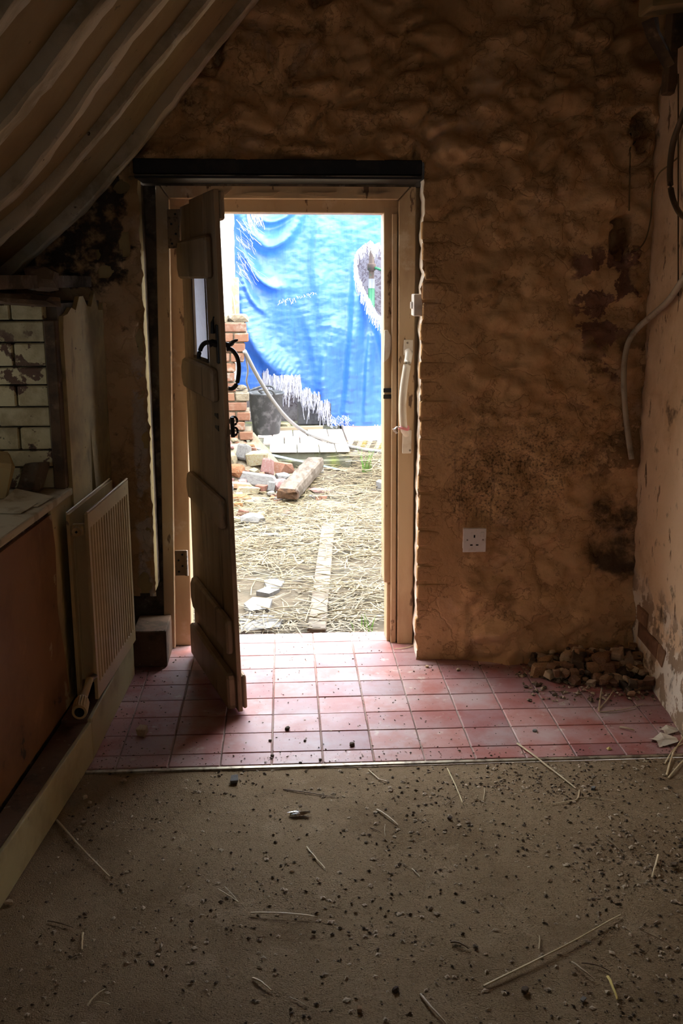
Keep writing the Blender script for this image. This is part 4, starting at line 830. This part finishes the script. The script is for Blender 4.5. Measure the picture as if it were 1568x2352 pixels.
# broken brick wall end
bp = struct(root('wall_yard_pier', (-.6, 8.0, 0), None, None), 'broken orange brick wall end behind the open door', 'wall')
rs = random.Random(12); z = -.03; k = 0; core = []
while z < 1.20:
    e = -.305 if z > .90 else (-.392 if z > .62 else (-.285-(.03 if k % 2 else 0) if z > .20 else -.355)); e += rs.uniform(-.02, .02)
    off = 0 if k % 2 else .11; x1 = e
    core.append(boxvf(-1.6, e-.015, 7.985, 8.22, z, z+.078))
    for q in range(3):
        ln = .215 if (q or off == 0) else .105; h_ = .066; x0 = x1-ln
        V, F = bev(*boxvf(x0, x1, 7.968-rs.uniform(0, .014), 8.05, z+.004, z+.004+h_), .006, 1)
        mesh('brick', [(x+.006*fbm(x*9, zz*9, k), y, zz+.006*fbm(x*7, k, 1)) for x, y, zz in V], F, 'ybrick' if rs.random() < .75 else 'ymortar', bp); x1 = x0-.012
    z += .078; k += 1
V, F = joinvf(core); mesh('mortar_core', V, F, 'ymortar', bp)
for q, (x, zz, s_) in enumerate(((-.36, 1.245, .20), (-.50, 1.24, .22), (-.35, .70, .11), (-.33, .15, .16))): o = chunk('mortar_lump', (x, 8.05, zz), s_, 'ymortar', (0, 2, 4, 6)[q], (0, 0, q), (1, .7, .5), bp, 0); o.location = (x+.6, .05, zz)
# raised slab, paving, hazard edge
sb = tag(root('concrete_slab', (.1, 8.4, 0), None, None), 'mossy raised concrete slab with pale paving in front of the tarp', 'slab')
V, F = bev(*boxvf(-.62, .54, 8.36, 10.28, -.06, .112), .008); mesh('slab_body', V, F, 'concrete', sb)
V, F = bev(*boxvf(-.30, .56, 8.30, 8.37, -.06, .055), .01); mesh('slab_foot', V, F, 'concrete', sb)
for r_, (y0, y1) in enumerate(((8.34, 8.72), (8.74, 9.12), (9.14, 9.54))):
    x = -.14-.06*r_
    while x < .50:
        w = rs.choice((.14, .19, .24)); x2 = min(x+w, .55)
        if x2-x > .05: V, F = bev(*boxvf(x, x2-.008, y0, y1, .113, .130+rs.uniform(0, .006)), .003); mesh('paving_tile', V, F, 'pave', sb)
        x = x2
s2 = tag(root('step_slab', (1.1, 9.0, 0), None, None), 'farther step slab with faded yellow and black striped edge', 'slab')
V, F = bev(*boxvf(.56, 2.38, 8.93, 10.28, -.06, .13), .006); mesh('slab_body', V, F, 'pave', s2)
for q in range(14): x = .575+q*.085; prism('hazard_stripe', [(x, .03), (x+.04, .03), (x+.085, .118), (x+.045, .118)], fp, 8.922, 8.929, 'hazy' if q % 2 else 'hazb', s2)
V, F = bev(*boxvf(-.14, .36, 9.50, 9.55, .132, .165), .004); tag(mesh('batten', [(x, y+(x-.1)*.15, z) for x, y, z in V], F, 'ledge'), 'pale new batten lying along the tarp foot', 'batten')
o = chunk('flint_cobble', (.0, 9.68, .118), .12, 'limest', 2, (0, 0, 1)); tag(o, 'rounded buff cobble beside the black tub', 'stone')
for q, (x, w) in enumerate(((.12, .30), (.47, .29))): tag(mesh('concrete_block', *bev(*boxvf(x, x+w, 9.98, 10.12, .114, .36), .01), 'greystone'), ('grey concrete block under the tarp fringe' if q == 0 else 'second grey block under the tarp fringe, further along'), 'block', 'blocks under the tarp')
# glass sheet leaning on the slab
P0, P1 = wy(586, 1034, 8.33), wy(797, 1080, 8.16)
d = (P1-P0); V = []
for p, h_ in ((P0, .012), (P1, .045)):
    for dy, dz in ((0, 0), (-.05, -h_), (-.042, -h_-.004), (.008, -.006)): V.append((p.x, p.y+dy, max(p.z+dz, -.01)))
tag(mesh('glass_strip', V, [(0, 1, 2, 3), (7, 6, 5, 4), (0, 4, 5, 1), (1, 5, 6, 2), (2, 6, 7, 3), (3, 7, 4, 0)], 'glassy'), 'blue green glass strip leaning along the slab front', 'glass')
# rubble by the wall end
def yp(x, y): return gz(x, y)+.30*ss(.06, -.30, x)*ss(7.2, 8.0, y)*(1-ss(8.25, 8.4, y))*(1+.3*fbm(x*6, y*6))
tag(mound('yard_rubble_dirt', -.95, .1, 7.0, 8.34, yp, 'ymortar', .03, lambda x, y: y > 8.30 or (x < -.30 and y > 7.99)), 'crumbled mortar heap below the broken brick wall', 'mortar', None, 'stuff')
YR = [((528, 1058), 34, 'limest', 0, (1, .8, .9), 'yellow mortar brick with orange patch atop the rubble'), ((557, 1048), 34, 'greystone', 1, (.8, .8, 1), 'grey brick standing behind the rubble'), ((590, 1056), 36, 'limest', 3, (1.1, .9, .8), 'yellow faced orange brick piece on the heap'), ((545, 1085), 34, 'orange', 4, (1.1, .9, .9), 'mortar crusted lump with bright orange end'),
      ((592, 1092), 72, 'greystone', 7, (1.2, .35, .35), 'long grey stone slab sloping down the heap'), ((640, 1072), 50, 'redtile', 5, (1, .75, .5), 'flat terracotta brick half on the heap'), ((612, 1080), 34, 'pinktile', 1, (.7, .7, 1), 'pink brown broken brick beside the terracotta half'), ((650, 1096), 34, 'greystone', 0, (1, .8, .6), 'white mortar lump behind the beam'), ((643, 1118), 34, 'pinktile', 2, (1, .9, .9), 'rounded pale pink stone beside the beam'),
      ((545, 1106), 46, 'rub', 7, (1.3, .4, .25), 'thin dark roof tile edge in the heap'), ((535, 1118), 26, 'greystone', 3, (1, .8, .6), 'white chip at the heap edge'), ((572, 1122), 40, 'limest', 5, (1.2, .5, .35), 'thin yellow slab in the heap'), ((600, 1124), 24, 'redtile', 3, (.8, .8, .7), 'orange brick bit in the heap'), ((614, 1120), 28, 'greystone', 1, (.6, .9, .8), 'upright grey flake in the heap'), ((622, 1135), 18, 'flint', 0, (1, .8, .7), 'white flint chip at the heap foot'),
      ((555, 1140), 38, 'orange', 0, (1.2, .7, .4), 'flat orange crumbling brick'), ((575, 1152), 16, 'flint', 2, (1, .8, .6), 'small white chip by the crumbling brick'), ((548, 1160), 20, 'orange', 6, (1, .8, .7), 'orange brick crumb below the heap'), ((556, 1182), 22, 'redtile', 1, (1, .8, .8), 'red brick corner behind the flint'), ((545, 1196), 22, 'limest', 3, (1, .8, .6), 'buff brick bit beside the flint'), ((580, 1196), 40, 'flint', 2, (1.3, .75, .7), 'large smooth grey flint on the straw'), ((600, 1186), 24, 'limest', 4, (.9, .8, .8), 'pale yellow stone behind the flint'),
      ((735, 1116), 44, 'pinktile', 7, (1, .8, .15), 'flat pink tile fragment lying on straw'), ((738, 1140), 24, 'redtile', 5, (1, .6, .3), 'small red tile bit near the pink fragment'), ((716, 1140), 14, 'greystone', 2, (1, .7, .5), 'white chip beside the beam'), ((658, 1178), 16, 'redtile', 2, (1, .8, .6), 'small terracotta crumb on the straw'), ((735, 1082), 18, 'flint', 4, (1, .8, .8), 'pale stone tucked under the glass strip'), ((808, 1122), 46, 'weath', 5, (1, .8, .12), 'brown triangular tile piece lying in the straw'), ((876, 1122), 26, 'greystone', 3, (.7, .7, .9), 'white block at the yard edge by the jamb'), ((560, 1240), 14, 'redtile', 4, (1, .8, .5), 'small red crumb near the door edge'),
      ((620, 1213), 60, 'greystone', 7, (1.3, .35, .08), 'thin pale slate lying in the straw')]
_yput = []
def settle(p, r_, big):
    for _ in range(80):
        hit = [(q, rq) for q, rq in _yput if (Vector((q.x, q.y, 0))-Vector((p.x, p.y, 0))).length < big*(r_+rq)]
        if p.x < -.24 and p.y > 7.93-r_: p.y = 7.93-r_
        if p.y > 8.26-r_: p.y = 8.26-r_
        bx = .005+(p.y-6.93)*.232
        if 6.85 < p.y < 8.0 and abs(p.x-bx) < .075+r_*.8: p.x = bx+(.076+r_*.8)*(1 if p.x > bx else -1)
        if not hit: break
        q, rq = hit[0]; dv = Vector((p.x-q.x, p.y-q.y, 0)); dv = dv.normalized() if dv.length > 1e-5 else Vector((-1, 0, 0)); p = p+dv*.012
    _yput.append((p.copy(), r_)); return p
def rest(p, sz, sc):
    r_ = .3*sz; return sum(yp(p.x+dx*r_*sc[0], p.y+dy*r_*sc[1]) for dx, dy in ((0, 0), (1, 0), (-1, 0), (0, 1), (0, -1)))/5
for (u, v), s_, m_, k, sc, lab in YR:
    p = surf(u, v+s_*.28, yp)
    if p.y > 8.2: p = wy(u, v+s_*.28, 7.95); p.z = yp(p.x, p.y)
    sz = s_*p.y/2287*1.3; p = settle(p, sz*.40*(sc[0]+sc[1])/2, .86)
    o = chunk('rubble_piece', (p.x, p.y, rest(p, sz, sc)), sz, m_, k, (rs.uniform(-.15, .15), rs.uniform(-.15, .15) if 'flat' not in lab and 'thin' not in lab else .08, rs.uniform(-.6, .6)), sc, lift=sz*sc[2]*.37); tag(o, lab, 'rubble', 'rubble below the broken wall')
NSMALL = 60; k = 0
while k < NSMALL:
    x = rs.uniform(-.75, .12); y = rs.uniform(6.9, 7.95); sz = rs.uniform(.03, .085)
    if x > -.05 and y > 7.6: continue
    m_ = rs.choice(['orange', 'limest', 'greystone', 'redtile', 'pinktile']); p = settle(Vector((x, y, 0)), sz*.42, .9)
    o = chunk('rubble_piece', (p.x, p.y, rest(p, sz, (1, .8))), sz, m_, None, None, (1, .8, .6), lift=sz*.21); tag(o, {'orange': 'small orange brick bit strewn in the yard rubble', 'limest': 'small yellow mortar bit strewn in the yard rubble', 'greystone': 'small grey bit strewn in the yard rubble', 'redtile': 'small terracotta bit strewn in the yard rubble', 'pinktile': 'small pink tile bit strewn in the yard rubble'}[m_], 'rubble', 'small %s bits in the yard' % {'orange': 'orange brick', 'limest': 'yellow mortar', 'greystone': 'grey stone', 'redtile': 'terracotta', 'pinktile': 'pink tile'}[m_]); k += 1
for q, poly in enumerate(([(588, 1356), (612, 1345), (606, 1332), (632, 1326), (654, 1332), (640, 1352), (618, 1362)], [(560, 1385), (580, 1370), (625, 1374), (618, 1396), (575, 1402)], [(550, 1412), (600, 1408), (650, 1420), (640, 1440), (553, 1450)])):
    prism('plaster_fragment', [(p.x, p.y) for p in (fl(u, v, 0) for u, v in poly)], lambda a, c, t_: (a, c, t_), -.05, -.004+.002*q, 'greystone'); tag(bpy.data.objects['plaster_fragment' if q == 0 else 'plaster_fragment.%03d' % q], ('jagged white plaster sheet lying in the straw', 'flat white plaster slab between jagged sheet and doorstep', 'dusty pale slab by the door edge at the doorstep')[q], 'plaster')
# weathered beam and plank
a, b_ = Vector((.005, 6.93, .0)), Vector((.235, 7.92, .0)); t_ = (b_-a); L_ = t_.length; t_.normalize(); s_ = Vector((t_.y, -t_.x, 0))
bm_ = tag(root('timber_beam', (.1, 7.4, 0), None, None), 'short weathered beam offcut with a rotten end on the straw', 'beam')
V, F = [], []; nn = 22
for i in range(nn+1):
    c = a+t_*(L_*i/nn); e = .012*(1-min(1, i/2)); 
    for dx, dz in ((-.075, .0), (-.078, .035), (-.07, .085), (-.055, .095), (0, .097), (.055, .094), (.066, .08), (.07, .04), (.066, .0)):
        q = 1+.06*fbm(i*.5, dx*20, dz*20); V.append(c+s_*(dx*q)+Vector((0, 0, dz*q+.012+.04*i/nn-e*(1 if dz > .05 else -1)))+t_*(.02*fbm(dx*30, dz*30, 1) if i == 0 else 0))
for i in range(nn):
    for k in range(9): j = (k+1) % 9; F.append((i*9+k, i*9+j, (i+1)*9+j, (i+1)*9+k))
F += [tuple(range(nn*9, nn*9+9))]; mesh('beam_body', V, F, 'weath', bm_)
V2 = V[:9]; c = sum((Vector(v) for v in V2), Vector())/9-t_*.012; V2 = V2+[c]+[Vector(v)+t_*.05+Vector(((v-c).x*.02, 0, (v-c).z*.02)) for v in V[:9]]
mesh('rotten_end', [Vector(v)+(Vector(v)-c)*.03 for v in V2], [(k, 9, (k+1) % 9) for k in range(9)]+[(k, (k+1) % 9, 10+(k+1) % 9, 10+k) for k in range(9)], 'rot', bm_)
a, b_ = Vector((.085, 4.27, 0)), Vector((.225, 6.25, 0)); t_ = (b_-a).normalized(); s_ = Vector((t_.y, -t_.x, 0)); V = []
for c in (a, b_):
    for dx, dz in ((0, -.03), (0, .008), (.085, .008), (.085, -.03)): V.append(c+s_*dx+Vector((0, 0, dz)))
V, F = bev(V, [(0, 1, 2, 3), (4, 7, 6, 5), (0, 4, 5, 1), (1, 5, 6, 2), (2, 6, 7, 3), (3, 7, 4, 0)], .004); tag(mesh('plank', V, F, 'plank'), 'long plank half buried in straw leading from the doorway', 'plank')
# black flexible tub
c = wy(612, 988, 9.32); c.z = .131
tb = tag(root('rubber_tub', c, None, None), 'scuffed black builder\'s tub with two handles before the tarp', 'tub')
lathe('tub_body', c, [(.115, 0), (.125, .01), (.163, .37), (.172, .375), (.172, .39), (.160, .39), (.150, .36), (.115, .02)], 'tub', tb, 32)
for sx in (-1, 1): tube('handle', spline([(c.x-.085*1+(.17 if sx > 0 else 0)-.085, c.y-sx*.150, c.z+.38), (c.x-.06, c.y-sx*.165, c.z+.42), (c.x, c.y-sx*.17, c.z+.43), (c.x+.06, c.y-sx*.165, c.z+.42), (c.x+.085, c.y-sx*.15, c.z+.38)], 5), .011, 'tub', tb, 8)
# hose
HP = [wy(561, 806, 7.952), wy(590, 862, 8.2), wy(622, 914, 8.45), wy(660, 961, 8.7)]+[fl(u, v, .155) for u, v in ((702, 993), (748, 1010))]+[wy(800, 1025, 8.6), wy(845, 1034, 8.45), wy(880, 1038, 8.4), wy(960, 1052, 8.3)]
tag(tube('hose', spline(HP, 8), .0165, 'hose', None, 10), 'white hose hanging from the brick wall end across the slab', 'hose')
tag(tube('white_cord', spline([wy(563, 810, 7.95), wy(569, 850, 8.3), wy(566, 875, 8.8), wy(572, 895, 9.1)], 6), .008, 'hose', None, 6), 'thin white cord dangling into the black tub', 'cord')
tag(tube('dark_cord', spline([wy(505, 622, 8.85), wy(525, 655, 8.848), wy(537, 690, 8.846), wy(541, 735, 8.850)], 6), .005, 'cable', None, 6), 'thin grey cord on the whitewashed flint wall', 'cord')
# weeds
def weed(name, u, v, n, h, lab, zf):
    p = surf(u, v, zf); V, F = [], []; r = random.Random(u)
    for k in range(n):
        an = r.uniform(0, 6.28); ln = h*r.uniform(.5, 1); w = .008; x, y = p.x+r.uniform(-.05, .05), p.y+r.uniform(-.05, .05); b0 = len(V)
        for i in range(4):
            t = i/3; cx, cy = x+math.cos(an)*ln*.35*t*t, y+math.sin(an)*ln*.35*t*t; ww = w*(1-t*.9); V += [(cx-ww/2, cy, p.z+ln*t), (cx+ww/2, cy, p.z+ln*t)]
        F += [(b0+2*i, b0+2*i+1, b0+2*i+3, b0+2*i+2) for i in range(3)]
    tag(mesh(name, V, F, 'weed'), lab, 'weed')
weed('grass_tuft', 842, 1085, 16, .24, 'fresh green grass tuft by the slab end', gz); weed('grass_tuft', 832, 1452, 7, .10, 'sparse green shoots at the doorstep', gz)
# scaffold pole behind the tear
sp = tag(root('scaffold_pole', (.86, 9.98, 0), None, None), 'green and rusty upright pole with clamp behind the torn tarp', 'pole')
px = wy(853, 620, 9.98).x; zt = lambda v: wy(853, v, 9.98).z
for n_, v0, v1, m_, r_ in (('lower_pole', 1000, 662, 'polegreen', .032), ('tape_band', 662, 640, 'tape', .033), ('upper_pole', 640, 470, 'polerust', .026)): lathe(n_, (px, 9.98, max(zt(v0), .14)), [(r_, 0), (r_, zt(v1)-max(zt(v0), .14)-.001)], m_, sp, 14)
lathe('clamp', (px, 9.98, zt(622)), [(.034, 0), (.042, .01), (.042, .06), (.034, .07)], 'polerust', sp, 10); tube('clamp_lever', [(px+.03, 9.95, zt(615)), (px+.09, 9.93, zt(620)), (px+.15, 9.92, zt(632))], .014, 'polegreen', sp, 6)
# ================================================================== TARP
HOLE = [(817, 592), (824, 578), (838, 566), (852, 556), (862, 566), (874, 560), (900, 572), (900, 742), (880, 733), (864, 716), (850, 692), (838, 668), (826, 640), (819, 612)]
def inpoly(u, v, P):
    c = False; j = len(P)-1
    for i in range(len(P)):
        if (P[i][1] > v) != (P[j][1] > v) and u < (P[j][0]-P[i][0])*(v-P[i][1])/(P[j][1]-P[i][1])+P[i][0]: c = not c
        j = i
    return c
def vbot(u):
    b = 893 if u < 600 else 856 if u < 616 else 868 if u < 690 else 898 if u < 712 else 906 if u < 734 else 926 if u < 757 else 978
    return b+5*fbm(u*.09, 3)
FOLDS = [([(548, 488), (570, 530), (600, 560), (622, 568), (650, 555), (675, 525), (697, 470)], .14, 26), ([(572, 478), (600, 505), (625, 512), (655, 500), (682, 474)], .08, 14), ([(556, 575), (575, 612), (600, 645), (625, 660), (645, 662)], .10, 18), ([(546, 650), (563, 740), (590, 800), (625, 840), (672, 872)], .14, 34), ([(552, 625), (580, 690), (610, 718)], .04, 11),
         ([(770, 740), (742, 850), (748, 940)], .06, 26), ([(818, 590), (812, 720), (802, 850), (792, 978)], .09, 22), ([(838, 676), (868, 760), (890, 850)], .10, 18), ([(735, 480), (725, 620), (745, 760)], .05, 30), ([(850, 760), (842, 860), (838, 978)], .05, 14), ([(690, 700), (720, 800), (735, 900)], .035, 24)]
_segs = []
for pts, amp, w in FOLDS:
    P = [(p.x, p.y) for p in spline([(a, b, 0) for a, b in pts], 5)]; _segs.append((P, amp, w))
def ydisp(u, v):
    d = .045*fbm(u*.008, v*.005, 2)+.006*fbm(u*.05, v*.09, 6)+.002*fbm(u*.16, v*.25, 1)
    for P, amp, w in _segs:
        best = 1e9; bi = 0
        for i in range(len(P)):
            q = (P[i][0]-u)**2+(P[i][1]-v)**2
            if q < best: best, bi = q, i
        if best > (4*w)**2: continue
        i = max(1, min(len(P)-2, bi)); tx, ty = P[i+1][0]-P[i-1][0], P[i+1][1]-P[i-1][1]; l = math.hypot(tx, ty)
        s_ = (tx*(v-P[i][1])-ty*(u-P[i][0]))/l; al = abs((tx*(u-P[i][0])+ty*(v-P[i][1]))/l)
        fade = (math.exp(-(al/(w*.9))**2) if bi in (0, len(P)-1) else 1)*(.25+.75*math.sin(math.pi*(bi+1)/(len(P)+1)))
        d += amp*fade*(math.exp(-(s_/w)**2) if s_ < 0 else math.exp(-(s_/(.45*w))**2))
    return d
TX0, TX1, TZ0, TZ1, st = -.52, 1.45, .12, 2.75, .0125
nx, nz = int((TX1-TX0)/st), int((TZ1-TZ0)/st); idx = {}; V, F = [], []
tp_ = [[proj((TX0+i*st, 9.7, TZ0+j*st)) for j in range(nz+1)] for i in range(nx+1)]
def tv_(i, j):
    if (i, j) not in idx:
        u, v = tp_[i][j]; x, z = TX0+i*st, TZ0+j*st; y = 9.66-ydisp(u, v)
        dx = -.0
        idx[(i, j)] = len(V); V.append((x+dx, y, z))
    return idx[(i, j)]
for i in range(nx):
    for j in range(nz):
        u, v = tp_[i][j]
        if inpoly(u+4, v-3, HOLE): continue
        if v > vbot(u): continue
        if u < 536+.008*(v-487)+3*fbm(v*.03, 2)+ (20*ss(600, 830, v) if v < 832 else 6): continue
        F.append((tv_(i, j), tv_(i+1, j), tv_(i+1, j+1), tv_(i, j+1)))
tr = root('blue_tarp', (.3, 9.66, .13), 'torn blue tarpaulin hanging across the end of the yard', 'tarp')
mesh('sheet', V, F, 'tarp', tr, True)
rs = random.Random(44); FV, FF = [], []
def strand(u, v, ln, lean=0.0):
    y = 9.645-ydisp(u, v)*1.0-rs.uniform(0, .03); p = wy(u, v, y); w = rs.uniform(.0025, .005); ph = rs.uniform(0, 6); b0 = len(FV); n = 5; a = rs.uniform(-.8, .8)
    for i in range(n+1):
        t = i/n; x = p.x+.012*math.sin(ph+t*4)*t+lean*t*ln; FV.append((x-w/2, p.y+a*w/2-.01*t, p.z-ln*t)); FV.append((x+w/2, p.y-a*w/2-.01*t, p.z-ln*t))
    for i in range(n): FF.append((b0+2*i, b0+2*i+1, b0+2*i+3, b0+2*i+2))
for k in range(330):
    u = rs.uniform(604, 762); v = vbot(u)-rs.uniform(0, 8); ln = rs.uniform(.06, .20)*(1.5 if rs.random() < .2 else 1)
    v_lim = 978; ln = min(ln, (v_lim-v)/236); strand(u, v, max(ln, .02), rs.uniform(-.12, .12))
for k in range(300):
    t = rs.random()*6.999; i = 7+int(t); a, b_ = HOLE[i % 14], HOLE[(i+1) % 14]; q = t % 1; u, v = a[0]+(b_[0]-a[0])*q, a[1]+(b_[1]-a[1])*q
    strand(u-rs.uniform(0, 5), v-2+rs.uniform(-4, 6), rs.uniform(.05, .17), rs.uniform(-.05, .12))
for k in range(140):
    t = rs.random()*6.999; i = int(t); a, b_ = HOLE[i], HOLE[i+1]; q = t % 1; u, v = a[0]+(b_[0]-a[0])*q, a[1]+(b_[1]-a[1])*q
    strand(u-rs.uniform(0, 4), v-4, rs.uniform(.04, .13), rs.uniform(-.1, .1))
for k in range(60): strand(rs.uniform(566, 600), rs.uniform(470, 500), rs.uniform(.05, .16), .2)
for k in range(80): u = rs.uniform(752, 800); strand(u, 962+rs.uniform(-10, 10), rs.uniform(.02, .05), rs.uniform(-.5, 1.2))
for k in range(26): t = (k+rs.uniform(-.3, .3))/26; strand(640+88*t, 690-18*t+rs.uniform(-3, 3), rs.uniform(.02, .055)*(1 if t < .45 else .5))
for k in range(70): strand(rs.uniform(541, 580), rs.uniform(500, 640), rs.uniform(.04, .13), rs.uniform(.2, 1.4))
mesh('fringe', FV, FF, 'fringe', tr)['kind'] = 'stuff'
for o in bpy.data.objects:
    if '_w' in o: del o['_w']
